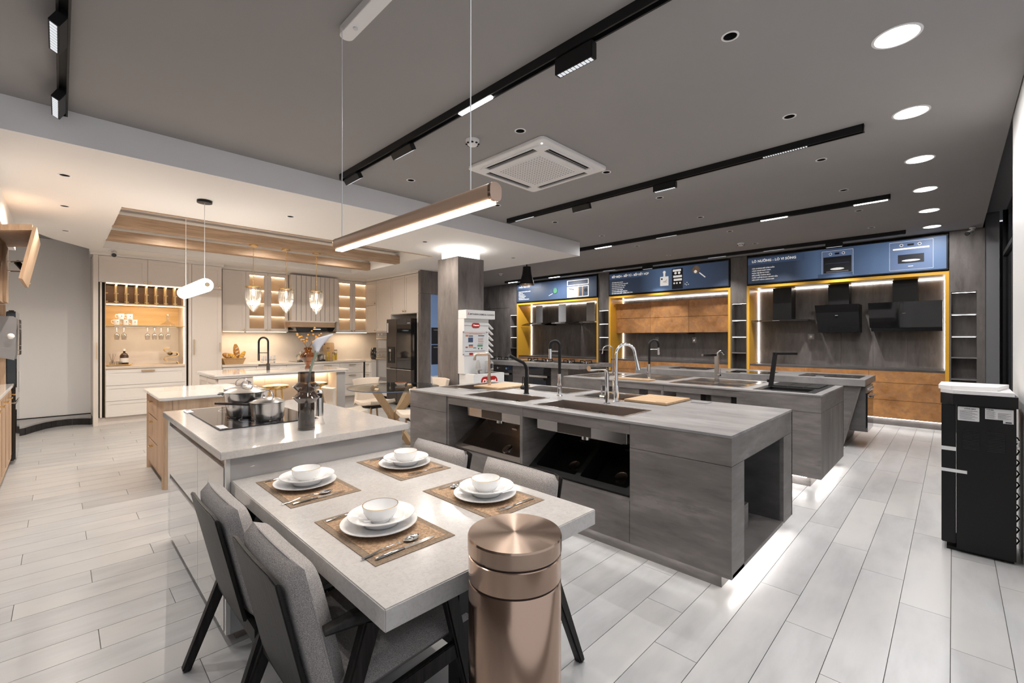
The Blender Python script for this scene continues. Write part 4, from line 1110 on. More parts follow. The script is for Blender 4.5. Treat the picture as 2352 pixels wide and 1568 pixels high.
def slant_hood(x0,x1,zt,zb,cx0,cx1,label,low):
    t = thing('chimney_hood',label,'hood',((x0+x1)/2,9.7,zb))
    put(G().box(cx0,cx1,9.66,9.925,zt-.02,2.352),'chimney','black_matte',t,bev=.002)
    put(G().hexa([(x0+.03,9.62,zb),(x1-.0,9.62,zb),(x1-.0,9.925,zb),(x0+.03,9.925,zb),(x0,9.50,zt),(x1,9.50,zt),(x1,9.925,zt),(x0,9.925,zt)]),'body','black_matte',t)
    put(G().hexa([(x0+.01,9.60,zb+low),(x1,9.60,zb+low),(x1,9.62,zb+low),(x0+.01,9.62,zb+low),(x0,9.475,zt-.0),(x1,9.475,zt),(x1,9.50,zt),(x0,9.50,zt)]),'glass_front','black_gloss',t)
    put(G().box(x0+.3*(x1-x0),x1-.02,9.595,9.62,zb,zb+low-.01),'lower_glass','black_gloss',t)
    put(G().box((x0+x1)/2-.02,(x0+x1)/2+.02,9.53,9.545,(zt+zb)/2+.05,(zt+zb)/2+.06),'badge','grey_metal',t)
slant_hood(-1.76,-1.14,1.985,1.50,-1.59,-1.29,'slanted black glass hood between the T shaped and the wide hood',.20)
slant_hood(-1.01,-.115,1.985,1.515,-.71,-.40,'wide slanted black glass hood beside the lit shelf niche',.06)
so = thing('power_socket','grey wall socket under the slanted hood of the last bay','socket',(-1.9,9.93,1.42))
put(G().box(-1.95,-1.85,9.92,9.93,1.38,1.48),'plate','grey_metal',so,bev=.003); put(G().box(-1.92,-1.88,9.916,9.92,1.41,1.45),'outlet','steel',so)

# ------------------------------------------------------------------ white water filter stand at the column
ws = thing('filter_display_stand','white water filter display stand with poster before the column','display stand',(-5.0,4.4,0))
put(G().box(-5.19,-5.0,4.12,4.69,1.685,1.815),'header','white_paint',ws,bev=.004)
put(G().box(-5.19,-5.05,4.12,4.60,.88,1.685),'board','white_paint',ws)
put(G().box(-5.19,-4.86,4.14,4.75,.0,.88),'base_box','white_paint',ws,bev=.003)
put(G().box(-5.05,-5.047,4.125,4.595,1.585,1.590),'seam','grey_metal',ws)
po = put(G().box(-5.046,-5.040,4.085,4.57,1.15,1.505),'poster','poster',ws)
X_ = -5.0375
def ink(y0,y1,z0,z1,m): put(G().box(-5.040,X_,y0,y1,z0,z1),'print',m,po)
for a in ((4.20,4.28,1.425,1.440,'ink_blue'),(4.19,4.28,1.34,1.41,'ink_blue'),(4.20,4.28,1.29,1.305,'ink_blue'),(4.20,4.28,1.265,1.282,'ink_orange'),(4.285,4.34,1.252,1.263,'ink_blue'),(4.37,4.47,1.275,1.302,'ink_green'),(4.38,4.50,1.43,1.443,'ink_blue'),(4.21,4.28,1.155,1.185,'red'),(4.14,4.19,1.425,1.45,'ink_orange'),(4.14,4.18,1.26,1.275,'red')): ink(*a)
for k in range(6): ink(4.38,4.49-.008*(k%3),1.40-.017*k,1.403-.017*k,'ink_orange' if k%2==0 else 'ink')
for k in range(4): ink(4.38+.032*k,4.398+.032*k,1.235,1.255,'frost' if k%2 else 'ink')
for k in range(2): ink(4.12,4.52,1.475-.014*k,1.481-.014*k,'ink_orange') if k==0 else ink(4.20,4.46,1.459,1.465,'ink_orange')
ink(4.13,4.52,1.207,1.211,'ink')
for y in (4.10,4.555):
    for z in (1.165,1.49): put(G().cyl((X_-.002,y,z),.008,.008,10,'x'),'standoff','grey_metal',po)
text('MITSUBISHI CHEMICAL CLEANSUI', .032, 'lettering', 'ink', ws, (-4.9985,4.19,1.742), RX, bold=.0006)
for (y,z) in ((4.165,1.765),(4.155,1.748),(4.175,1.748)):
    put(G().prism([(y-.008,z),(y,z-.009),(y+.008,z),(y,z+.009)],-4.9995,-4.998,'x'),'emblem','red',ws)
bd = put(G().prism(rrect(4.265,4.415,1.555,1.625,.034),-5.049,-5.040,'x'),'badge','red',ws)
text('Cleansui', .034, 'lettering', 'sign_text', ws, (-5.0385,4.282,1.581), RX, bold=.001)
bd = put(G().prism(rrect(4.28,4.60,.70,.84,.066),-4.86,-4.852,'x'),'badge','red',ws)
text('Cleansui', .076, 'lettering', 'sign_text', ws, (-4.850,4.305,.748), RX, bold=.002)
for k in range(8): put(G().hexa([(-5.10,4.60,1.60-.088*k),(-5.05,4.60,1.60-.088*k),(-5.05,4.70,1.535-.088*k),(-5.10,4.70,1.535-.088*k),(-5.10,4.60,1.63-.088*k),(-5.05,4.60,1.63-.088*k),(-5.05,4.70,1.55-.088*k),(-5.10,4.70,1.55-.088*k)]),'louver','white_paint',ws)
put(G().box(-5.04,-4.88,4.2,4.68,.881,.884),'drip_tray','steel',ws)
fl = thing('water_filter','small chrome tap filter on the white stand','water filter',(-4.95,4.30,.884))
put(G().cyl((-4.95,4.30,.884),.028,.05,16),'base','chrome',fl); put(G().lathe([(.03,.934),(.038,.97),(.028,1.05),(.016,1.08)],(-4.95,4.30,0),16),'body','glass_crystal',fl)
put(G().tube([(-4.95,4.32,.93),(-4.93,4.37,.935)],.007,8),'lever','chrome',fl)
fc = thing('filter_cartridge','boxed water filter cartridge on the white stand','cartridge',(-4.95,4.50,.884))
put(G().box(-4.98,-4.90,4.46,4.56,.884,1.06),'box','glass_crystal',fc,bev=.003); put(G().cyl((-4.94,4.51,.886),.028,.15,16),'cartridge','white_plastic',fc); put(G().box(-4.9,-4.898,4.48,4.54,.95,1.02),'print','ink',fc)

# ------------------------------------------------------------------ portal with the blue-lit appliance wall, between kitchen and column
pt = thing('portal_frame','grey concrete-look portal beside the black fridge','portal',(-7.6,5.5,0))
put(G().box(-7.655,-7.56,5.06,5.30,0,2.30),'jamb','concrete_v',pt,bev=.002)
put(G().box(-7.655,-7.56,5.06,6.2,2.305,2.766),'lintel','concrete_v',pt,bev=.002)
bw = thing('appliance_display','blue-lit panel with dark built-in ovens seen through the portal','display',(-7.63,5.8,0))
put(G().box(-7.655,-7.63,5.31,6.6,.62,2.30),'panel','glow_blue',bw)
put(G().box(-7.655,-7.60,5.31,6.6,.0,.62),'base','white_paint',bw)
for z0,z1 in ((1.28,1.62),(.86,1.26)):
    o = put(G().box(-7.63,-7.618,5.36,5.9,z0,z1),'oven','oven_dark',bw)
    put(G().bar((-7.605,5.40,z1-.05),(-7.605,5.86,z1-.05),.012,.016),'handle','grey_metal',o)
put(G().box(-7.63,-7.62,5.312,5.322,.64,2.28),'led_strip','led_white',bw)

# ------------------------------------------------------------------ black appliance with stickers by the white pillar
ap = thing('floor_standing_appliance','black floor-standing appliance with side vents and white stickers by the pillar','appliance',(.1,4.3,0))
put(G().box(.017,.278,4.13,4.50,.02,.965),'body','black_matte',ap,bev=.002)
put(G().box(-.055,.014,4.135,4.50,.05,.965),'door','black_matte',ap,bev=.004)
put(G().box(-.03,.27,4.16,4.47,.0,.02),'base','black_matte',ap)
put(G().prism([(-.06,4.19),(.0,4.118),(.285,4.118),(.285,4.51),(-.06,4.51)],.965,1.035,'z'),'top_band','black_matte',ap)
put(G().prism([(-.06,4.19),(.0,4.118),(.27,4.118),(.27,4.51),(-.06,4.51)],1.037,1.06,'z'),'lid','frost',ap)
put(G().prism([(-.07,4.20),(-.01,4.14),(.2,4.2),(.27,4.52),(-.06,4.52)],1.06,1.085,'z'),'lid_film','white_plastic',ap)
put(G().box(-.056,.014,4.133,4.1355,.66,.685),'door_gap','frost',ap)
tp2 = put(G().box(-.056,.065,4.127,4.1345,.52,.54),'tape','frost',ap)
st = put(G().prism(rrect(.022,.120,.865,.955,.004),4.1285,4.13,'y'),'sticker','paper',ap)
text('CẢNH BÁO',.010,'lettering','ink',st,(.052,4.128,.940),RY,bold=.0003)
for k in range(9): put(G().box(.030,.112-.012*((k*5)%3),4.1278,4.1284,.930-.0068*k,.9315-.0068*k),'print','ink',st)
st2 = put(G().prism([(.145,.955),(.266,.955),(.266,.868),(.222,.868),(.222,.888),(.145,.888)],4.1285,4.13,'y'),'sticker','paper',ap)
for k in range(8): put(G().box(.15,.185+.006*(k%2),4.1278,4.1284,.937-.006*k,.9382-.006*k),'print','ink',st2); put(G().box(.20,.255-.01*(k%3),4.1278,4.1284,.930-.0052*k,.931-.0052*k),'print','ink',st2)
put(G().box(.232,.258,4.1278,4.1284,.872,.879),'print','ink',st2)
text('TOSHIBA',.008,'lettering','ink',st2,(.15,4.128,.945),RY,bold=.0003)
for x0 in (.045,.155):
    for k in range(13): put(G().box(x0,x0+.075,4.1275,4.1305,.80-.0098*k,.8055-.0098*k),'vent_slat','black_gloss',ap)
for k in range(10):
    put(G().tube([(.284,4.20+.02*(k%2),.78-.07*k),(.295,4.22,.76-.07*k),(.284,4.24,.73-.07*k)],.004,6),'coil','black_matte',ap)
for z in (.72,.76): put(G().cyl((.279,4.15,z),.008,.012,10,'x'),'clip','white_plastic',ap)

# ------------------------------------------------------------------ cream kitchen along X = -9.68
KX, WX = -9.68, -10.30
def shaker_x(x, y0, y1, z0, z1, t, m='cream', frame=.07, knob=None, pull=None, name='door', glass=False, hm='brass'):
    """framed door that looks to +X; knob=(y,z); pull=(y0,z0,y1,z1)"""
    g = .0018
    if glass:
        o = put(G().box(x,x+.02,y0+g,y0+frame,z0+g,z1-g).box(x,x+.02,y1-frame,y1-g,z0+g,z1-g).box(x,x+.02,y0+frame,y1-frame,z0+g,z0+frame).box(x,x+.02,y0+frame,y1-frame,z1-frame,z1-g), name, m, t)
        put(G().box(x+.007,x+.011,y0+frame,y1-frame,z0+frame,z1-frame), 'pane', 'glass_reeded', o)
    else:
        o = put(G().box(x,x+.014,y0+g,y1-g,z0+g,z1-g).box(x+.014,x+.02,y0+g,y0+frame,z0+g,z1-g).box(x+.014,x+.02,y1-frame,y1-g,z0+g,z1-g).box(x+.014,x+.02,y0+frame,y1-frame,z0+g,z0+frame).box(x+.014,x+.02,y0+frame,y1-frame,z1-frame,z1-g), name, m, t)
    if knob: put(G().lathe([(.006,.02),(.006,.032),(.016,.036),(.016,.046),(1e-6,.048)],(x,knob[0],knob[1]),14,'x'), 'knob', hm, o)
    if pull:
        put(G().bar((x+.045,pull[0],pull[1]),(x+.045,pull[2],pull[3]),.012,.012,up=(1,0,0)), 'handle', hm, o)
        for k in (0.08,.92):
            y = pull[0]+(pull[2]-pull[0])*k; z = pull[1]+(pull[3]-pull[1])*k
            put(G().box(x+.02,x+.042,y-.005,y+.005,z-.005,z+.005), 'handle', hm, o)
    return o
def shaker_y(y, x0, x1, z0, z1, t, m='cream', frame=.07, knob=None, pull=None, name='door', hm='brass', face=-1):
    """framed door that looks to -Y (face=-1) or +Y (face=+1)"""
    g = .0018; a, b = (y-.014, y) if face < 0 else (y, y+.014); c_, d = (y-.02, y-.014) if face < 0 else (y+.014, y+.02)
    o = put(G().box(x0+g,x1-g,a,b,z0+g,z1-g).box(x0+g,x0+frame,c_,d,z0+g,z1-g).box(x1-frame,x1-g,c_,d,z0+g,z1-g).box(x0+frame,x1-frame,c_,d,z0+g,z0+frame).box(x0+frame,x1-frame,c_,d,z1-frame,z1-g), name, m, t)
    f = face
    if knob: put(G().lathe([(.006,f*.02),(.006,f*.032),(.016,f*.036),(.016,f*.046),(1e-6,f*.048)],(knob[0],y,knob[1]),14,'y'), 'knob', hm, o)
    if pull: put(G().bar((pull[0],y+f*.04,pull[1]),(pull[2],y+f*.04,pull[3]),.012,.012,up=(0,1,0)), 'handle', hm, o)
    return o

# tall bar cabinet with open lit niche
tb = thing('tall_bar_cabinet','tall cream cabinet with open lit bar niche and wine rack','cabinet',(-10.0,1.0,0))
c = 'cream'
put(G().box(WX,KX,.365,.425,0,2.73),'side',c,tb)
put(G().box(WX,KX-.02,.425,.44,.13,2.30),'pocket_shade','dark_slot',tb)  # solid near-black fill painted as the shade inside the pocket slots
put(G().box(WX,KX+.01,.442,.466,.13,2.295),'pocket_door',c,tb)
put(G().box(WX,KX-.03,.468,.503,.13,2.30),'pocket_shade','dark_slot',tb)
put(G().box(WX,KX-.002,.503,.512,.13,2.30),'inner_side','oak_niche',tb)
put(G().box(WX,KX-.002,1.546,1.571,.13,2.30),'inner_side',c,tb)
put(G().box(WX,KX-.03,1.571,1.603,.13,2.30),'pocket_shade','dark_slot',tb)
put(G().box(WX,KX,1.603,1.648,0,2.73),'side',c,tb)
put(G().box(WX,KX-.022,.425,1.603,2.30,2.73),'top_box',c,tb)
shaker_x(KX-.02,.428,1.035,2.302,2.725,tb,knob=(1.0,2.34)); shaker_x(KX-.02,1.037,1.603,2.302,2.725,tb,knob=(1.07,2.34))
hp = put(G().bar((KX+.05,.40,1.33),(KX+.05,.40,1.07),.012,.012,up=(1,0,0)),'handle','brass',tb)
put(G().box(WX,WX+.02,.512,1.546,.94,1.60),'back_panel','splash',tb)
put(G().box(WX,WX+.02,.512,1.546,1.61,2.30),'back_panel','oak_niche',tb)
put(G().box(WX+.02,KX-.002,.512,1.546,.905,.942),'worktop','beige_panel',tb)
put(G().box(WX+.02,KX-.01,.512,1.546,1.60,1.618),'shelf','oak_niche',tb)
put(G().box(WX+.02,KX-.01,.512,1.546,1.955,1.975),'shelf','oak_niche',tb)
put(G().box(KX-.034,KX-.024,.52,1.54,2.286,2.298),'led_strip','led_warm',tb)
put(G().box(KX-.034,KX-.025,.52,1.54,1.943,1.953),'led_strip','led_warm',tb)
put(G().box(KX-.026,KX-.016,1.535,1.5455,.945,2.28),'led_strip','led_warm',tb)
for k in range(3): 
    z1 = .883-.2535*k
    o = shaker_x(KX-.02,.512,1.571,z1-.2515,z1,tb,'cream_light',.05,name='drawer')
    if k == 0: put(G().box(KX+.0,KX+.022,.955,1.13,.845,.868),'handle','brass',o)
put(G().box(WX,KX-.022,.512,1.571,.12,.905),'drawer_box',c,tb)
put(G().box(WX,KX-.05,.425,1.603,0,.12),'kick',c,tb)
for z, p_ in ((1.58,3.0),(1.934,4.0),(2.278,3.0)): lamp('AREA','niche_light',(KX-.03,1.03,z),p_,(1,.80,.56),tb,size=.02,size_y=1.0,rot=(0,.6,0))  # lowest lamp is added fill under the shelf, without a strip
# lattice for wine bottles
lt = put(G().box(-10.02,-10.0,.513,1.545,1.98,2.28),'rack_back','walnut',tb)
n = 8
for k in range(1,n):
    y = .512+(1.034)*k/n
    put(G().box(-9.98,KX-.03,y-.009,y+.009,1.976,2.285),'rack_upright','oak_niche',tb)
for k in range(n):
    y = .512+1.034*k/n
    for z in (1.99,2.125):
        put(G().box(KX-.06,KX-.028,max(.513,y-.028),y+.028,z,z+.014),'rack_notch','oak_niche',tb)
# hanging glass rail
put(G().box(KX-.25,KX-.05,.62,1.44,1.588,1.599),'glass_rail','grey_metal',tb)

# things in the niche
mug = thing('mug','white printed mug','mug',(-9.80,.62,1.618),group='white mugs on the niche shelf')
put(G().lathe([(1e-6,0),(.04,0),(.041,.003),(.041,.092),(.036,.092),(.036,.008),(1e-6,.008)],(0,0,0),20),'cup','porcelain',mug,W=False)
put(G().tube([(-.0,-.038,.075),(-.0,-.062,.078),(0,-.072,.06),(0,-.068,.035),(0,-.038,.02)],.0055,8),'handle','porcelain',mug,W=False)
put(G().box(.0410,.0414,.0,.012,.048,.060),'print','ink',mug,W=False)
ml = ['white mug of the bottom row, nearest the pocket door','white mug in the middle of the bottom row of mugs','white mug of the bottom row, nearest the decanter','white mug of the upper pair, nearer the pocket door','white mug of the upper pair, nearer the decanter']
for k,(y,z) in enumerate(((.655,1.618),(.765,1.618),(.875,1.618),(.705,1.711),(.815,1.711))):
    if k == 0: mug.location = (-9.80,y,z); mug['label'] = ml[0]
    else: copy_tree(mug,(-9.80,y,z),0,ml[k])
de = thing('decanter','clear glass wine decanter on the niche shelf','decanter',(-9.85,1.33,1.618))
put(G().lathe([(1e-6,0),(.10,.004),(.105,.02),(.06,.05),(.022,.085),(.018,.16),(.03,.20)],(0,0,0),20),'vessel','glass_crystal',de,W=False)
put(G().lathe([(1e-6,0),(.012,.02),(.016,.05),(1e-6,.06)],(0,0,.12),10),'stopper','glass_crystal',de,W=False)
wg = thing('wine_glass','upside-down wine glass','wine glass',(-9.83,.66,1.598),group='wine glasses hanging in the niche')
put(G().lathe([(.036,.0),(.034,-.004),(.006,-.012),(.004,-.09),(.012,-.10),(.033,-.125),(.037,-.16),(.030,-.215),(.028,-.215),(.034,-.16),(.03,-.128),(1e-6,-.108)],(0,0,0),18),'glass','glass_crystal',wg,W=False)
gl = ['hanging wine glass nearest the pocket door','hanging wine glass second from the pocket door','hanging wine glass third from the pocket door, after the gap','hanging wine glass in the middle of the right four','hanging wine glass second from the lit strip','hanging wine glass nearest the lit strip']
for k,y in enumerate((.655,.745,1.05,1.145,1.235,1.33)):
    if k == 0: wg.location = (-9.83,y,1.59); wg['label'] = gl[0]
    else: copy_tree(wg,(-9.83,y,1.59),0,gl[k])
ty = thing('serving_tray','gold serving tray with a bottle and small glasses','tray',(-9.86,.68,.942))
put(G().prism(rrect(-.10,.10,-.15,.15,.02),.008,.014,'z'),'base','gold',ty,W=False)
put(G().tube([(.10,-.15,.02),(.10,.15,.02),(-.10,.15,.02),(-.10,-.15,.02),(.10,-.15,.02)],.004,6),'rim','gold',ty,W=False)
for y in (-.15,.15): put(G().tube([(-.05,y,.02),(-.05,y*1.2,.035),(.05,y*1.2,.035),(.05,y,.02)],.004,6),'handle','gold',ty,W=False)
bt = thing('whisky_bottle','dark whisky bottle with cream label on the gold tray','bottle',(-9.86,.75,.956))
put(G().lathe([(1e-6,0),(.055,0),(.058,.01),(.058,.15),(.04,.185),(.016,.20),(.015,.235),(1e-6,.235)],(0,0,0),20),'glass','whisky',bt,W=False)
put(G().lathe([(.0585,.04),(.0585,.115)],(0,0,0),20),'label','cream_light',bt,W=False)
put(G().cyl((0,0,.232),.017,.035,14),'cap','cream_light',bt,W=False)
df = thing('reed_diffuser','small reed diffuser on the gold tray','diffuser',(-9.84,.60,.956))
put(G().lathe([(1e-6,0),(.035,0),(.037,.05),(.015,.07),(.015,.085)],(0,0,0),16),'jar','glass_crystal',df,W=False)
for k in range(5): put(G().tube([(0,0,.02),(.02*math.cos(k*1.3),.045*math.sin(k*1.3+.4),.19)],.0018,5),'reed','twig',df,W=False)
tm = thing('tumbler','small clear tumbler','tumbler',(-9.83,.665,.956),group='tumblers on the gold tray')
put(G().lathe([(1e-6,0),(.022,0),(.025,.06),(.023,.06),(.02,.006),(1e-6,.006)],(0,0,0),14),'glass','glass_crystal',tm,W=False)
tm['label'] = 'clear tumbler on the gold tray beside the diffuser'
copy_tree(tm,(-9.81,.70,.956),0,'clear tumbler on the gold tray before the bottle')
wr = thing('wavy_wine_holder','wavy oak wine bottle holder in the niche','wine rack',(-9.85,1.38,.942))
wp = []
for k in range(49):
    a = k/48*math.pi*3.4
    wp.append((0, .095*math.cos(a), .014+.27*k/48+.012*math.sin(2*a)))
g = G()
for p, q in zip(wp[:-1], wp[1:]): g.bar(p, q, .013, .15, up=(1,0,0))
put(g,'band','oak_niche',wr,W=False)
wb = thing('wine_bottle','dark wine bottle lying in the wavy holder','bottle',(-9.85,1.36,1.135))
put(G().lathe([(1e-6,-.11),(.034,-.108),(.036,.04),(.014,.08),(.014,.16),(1e-6,.162)],(0,0,0),16,'x'),'glass','whisky',wb,W=False)
put(G().lathe([(.0365,-.07),(.0365,.02)],(0,0,0),16,'x'),'label','cream_light',wb,W=False)

# pantry
pa = thing('pantry_cabinet','tall plain cream pantry cabinet beside the bar niche','cabinet',(-10.0,1.88,0))
put(G().box(WX,KX-.022,1.65,2.112,.08,2.73),'carcass',c,pa)
shaker_x(KX-.02,1.652,2.112,2.30,2.725,pa,knob=(2.07,2.345)); shaker_x(KX-.02,1.652,2.112,.10,2.298,pa,pull=(1.685,1.10,1.685,1.38))
put(G().bar((KX+.045,2.075,1.15),(KX+.045,2.075,1.32),.012,.012,up=(1,0,0)),'handle','brass',pa)
put(G().box(WX,KX-.05,1.65,2.112,0,.08),'kick',c,pa)

# crown moulding over the cabinets
cr = [(0,2.73),(.015,2.73),(.02,2.745),(.06,2.76),(.075,2.769),(0,2.769)]
g = G().prism([(KX+x-.02,z) for x,z in cr],.33,2.14,'y')
tag(put(g,'trim_2','cream_light'),kind='structure')
g = G().prism([(-9.93+x,z) for x,z in cr],2.14,5.2,'y')
tag(put(g,'trim_3','cream_light'),kind='structure')
g = G().prism([(5.10-x,z) for x,z in cr],-9.93,-7.60,'x')
tag(put(g,'trim_4','cream_light'),kind='structure')

# upper cabinets
UX = -9.95
def upper(y0,y1,label,doors,group='cream wall cabinets'):
    t = thing('wall_cabinet',label,'cabinet',(-10.1,(y0+y1)/2,1.53),group=group)
    glass = any(d[2] for d in doors)
    if glass:
        put(G().box(WX,WX+.012,y0,y1,1.53,2.73),'back_panel','beige_panel',t)
        for y in (y0,y1-.016): put(G().box(WX+.012,UX,y,y+.016,1.53,2.73),'side',c,t)
        put(G().box(WX+.012,UX,y0,y1,1.53,1.546),'bottom',c,t); put(G().box(WX+.012,UX,y0,y1,2.66,2.73),'top',c,t)
        for z in (1.85,2.11,2.37):
            sh = put(G().box(WX+.012,UX-.01,y0+.016,y1-.016,z-.008,z+.008),'shelf','beige_panel',t)
            put(G().box(UX-.024,UX-.014,y0+.02,y1-.02,z-.013,z-.0085),'led_strip','led_cabinet',sh)
        put(G().box(UX-.024,UX-.014,y0+.02,y1-.02,2.648,2.655),'led_strip','led_cabinet',t)
    else:
        put(G().box(WX,UX,y0,y1,1.53,2.73),'carcass',c,t)
    lamp('AREA','cabinet_light',(-10.05,(y0+y1)/2,1.512),3.2*(y1-y0)/.78,(1,.80,.56),t,size=.03,size_y=y1-y0-.06)
    for d0,d1,gls,kn in doors: shaker_x(UX,d0,d1,1.532,2.725,t,frame=.065,knob=(kn,1.575),glass=gls)
    put(G().box(UX-.034,UX-.022,y0+.02,y1-.02,1.524,1.53),'led_strip','led_warm',t)
    return t
upper(2.177,2.573,'cream wall cabinet with a plain door beside the pantry',[(2.177,2.573,False,2.53)])
upper(2.573,3.36,'cream wall cabinet with two reeded glass doors left of the hood',[(2.573,2.968,True,2.93),(2.970,3.36,True,3.01)])
upper(4.39,5.165,'cream wall cabinet with two reeded glass doors right of the hood',[(4.39,4.777,True,4.74),(4.779,5.165,True,4.82)])
bw_ = thing('bowl','grey bowl behind reeded glass left of the hood','bowl',(-10.12,2.76,1.858))
put(G().lathe([(1e-6,0),(.04,0),(.10,.05),(.095,.05),(.035,.006),(1e-6,.006)],(0,0,0),18),'vessel','grey_paint',bw_,W=False)
copy_tree(bw_,(-10.12,3.16,1.546),0,'grey bowl on the bottom of the glass cabinet left of the hood')

# hood box
hx = thing('range_hood','cream slatted hood box with oak band above the kitchen hob','hood',(-9.9,3.875,1.53))
put(G().box(WX,-9.80,3.375,4.375,1.76,2.73),'box',c,hx)
put(G().box(-9.80,-9.798,3.38,4.37,1.77,2.72),'slat_gap_shade','dark_slot',hx)  # dark sheet that paints the shade in the gaps between slats
for k in range(10):
    y0 = 3.375+.1*k
    put(G().box(-9.80,-9.785,y0+.004,y0+.096,1.765,2.725),'slat',c,hx)
put(G().box(WX,-9.62,3.29,4.235,1.735,1.765),'ledge',c,hx,bev=.004)
put(G().box(WX,-9.63,3.30,4.225,1.63,1.735),'oak_band','oak_x',hx)
put(G().hexa([(WX,3.42,1.545),(-9.62,3.42,1.545),(-9.62,4.17,1.545),(WX,4.17,1.545),(WX,3.38,1.63),(-9.58,3.38,1.63),(-9.58,4.21,1.63),(WX,4.21,1.63)]),'extractor','black_gloss',hx)
put(G().box(-9.6,-9.59,3.75,3.9,1.585,1.592),'status_light','led_dot',hx)
hx.location = (-9.9,3.875,1.53)

# base run, worktop and splash back
bc = thing('base_cabinet','cream base cabinets under the long kitchen worktop','cabinet',(-10.0,3.6,0))
put(G().box(WX,KX-.022,2.115,4.92,.10,.86),'carcass','cream_light',bc); put(G().box(WX,KX-.06,2.115,4.92,0,.10),'kick',c,bc)
for k in range(5):
    y0 = 2.13+.558*k
    for z0,z1 in ((.62,.855),(.365,.617),(.105,.362)):
        shaker_x(KX-.02,y0,y0+.556,z0,z1,bc,'cream_light',.05,name='drawer',pull=(y0+.2,z1-.05,y0+.36,z1-.05))
rc = thing('base_cabinet','cream base cabinet on the short return beside the ovens','cabinet',(-9.6,5.2,0))
put(G().box(-9.68,-9.40,4.97,5.74,.10,.86),'carcass','cream_light',rc)
for z0,z1 in ((.62,.855),(.365,.617),(.105,.362)): shaker_y(4.97,-9.67,-9.41,z0,z1,rc,'cream_light',.05,name='drawer',pull=(-9.60,z1-.05,-9.48,z1-.05))
wt = thing('kitchen_worktop','cream stone worktop along the kitchen wall','worktop',(-10.0,3.6,.86))
put(G().box(WX,KX+.02,2.115,4.95,.86,.90),'slab','splash',wt); put(G().box(WX,-9.40,4.95,5.74,.86,.90),'slab','splash',wt)
tag(put(G().box(WX,WX+.012,2.115,5.74,.90,1.53),'wall_splashback','splash'),kind='structure')
tag(put(G().box(WX+.012,-9.42,5.735,5.748,.90,1.53),'wall_splashback_return','splash'),kind='structure')

# return: narrow wall cabinets, oven tower, fridge housing
RY0 = 5.12
nc = thing('wall_cabinet','narrow cream wall cabinet in the corner of the kitchen','cabinet',(-9.65,5.4,1.53))
put(G().box(-9.93,-9.43,RY0,5.74,1.53,2.73),'carcass',c,nc)
shaker_y(RY0,-9.92,-9.43,1.532,2.16,nc,frame=.06,knob=(-9.47,1.58)); shaker_y(RY0,-9.92,-9.43,2.163,2.725,nc,frame=.06,knob=(-9.47,2.2))
ot = thing('oven_tower','tall cream cabinet holding two grey ovens beside the fridge','cabinet',(-9.1,5.4,0))
put(G().box(-9.43,-8.78,RY0,5.74,.10,2.73),'carcass','cream_light',ot)
shaker_y(RY0,-9.42,-8.78,1.56,2.725,ot,frame=.06); shaker_y(RY0,-9.42,-8.78,.11,.40,ot,'cream_light',.05,name='drawer')
for z0,z1,l in ((1.10,1.53,'grey built-in microwave above the oven in the cream tower'),(.45,1.08,'grey built-in oven below the microwave in the cream tower')):
    t = thing('built_in_oven',l,'oven',(-9.1,5.1,z0))
    put(G().box(-9.40,-8.80,5.085,5.098,z0,z1-.10),'door','grey_metal',t); put(G().box(-9.40,-8.80,5.085,5.098,z1-.095,z1),'control_panel','grey_metal',t)
    put(G().box(-9.30,-8.95,5.082,5.086,z0+.08,z1-.17),'window','grey_paint',t)
    put(G().bar((-9.34,5.05,z1-.14),(-8.86,5.05,z1-.14),.014,.02),'handle','steel',t)
    for x in (-9.25,-9.1): put(G().cyl((x,5.062,z1-.05),.022,.022,14,'y'),'knob','chrome',t)
fc2 = thing('fridge_housing','cream cabinet over the black fridge','cabinet',(-8.2,5.4,1.9))
put(G().box(-8.78,-7.66,RY0,5.74,1.91,2.73),'carcass',c,fc2)
put(G().box(-7.70,-7.658,5.06,5.74,0,1.91),'side',c,fc2)
shaker_y(RY0,-8.775,-8.22,1.92,2.725,fc2,frame=.06,knob=(-8.26,1.97)); shaker_y(RY0,-8.217,-7.66,1.92,2.725,fc2,frame=.06,knob=(-8.17,1.97))
fr = thing('french_door_fridge','black glass french door fridge in the cream kitchen','fridge',(-8.15,5.3,0))
put(G().box(-8.61,-7.72,4.98,5.70,.04,1.80),'body','black_matte',fr,bev=.004)
d1 = put(G().box(-8.61,-8.205,4.90,4.975,.78,1.80),'door','graphite',fr,bev=.004)
d2 = put(G().box(-8.20,-7.665,4.90,4.975,.78,1.80),'door','black_gloss',fr,bev=.004)
d3 = put(G().box(-8.61,-8.205,4.90,4.975,.06,.765),'door','graphite',fr,bev=.004); d4 = put(G().box(-8.20,-7.665,4.90,4.975,.06,.765),'door','graphite',fr,bev=.004)
for a,b,d in ((-8.61,-8.205,d3),(-8.20,-7.665,d4)): put(G().box(a+.005,b-.005,4.895,4.90,.752,.765),'grip','steel',d)
dn = put(G().box(-8.55,-8.28,4.892,4.90,.88,1.22),'dispenser','black_matte',d1); put(G().box(-8.46,-8.38,4.87,4.893,1.12,1.17),'dispenser_nozzle','chrome',d1); put(G().box(-8.43,-8.41,4.88,4.892,.93,1.12),'dispenser_nozzle','steel',d1)
put(G().box(-8.585,-8.54,4.8965,4.90,1.52,1.72),'sticker','paper',d1)
put(G().box(-7.80,-7.70,4.8965,4.90,1.70,1.71),'sticker','paper',d2)

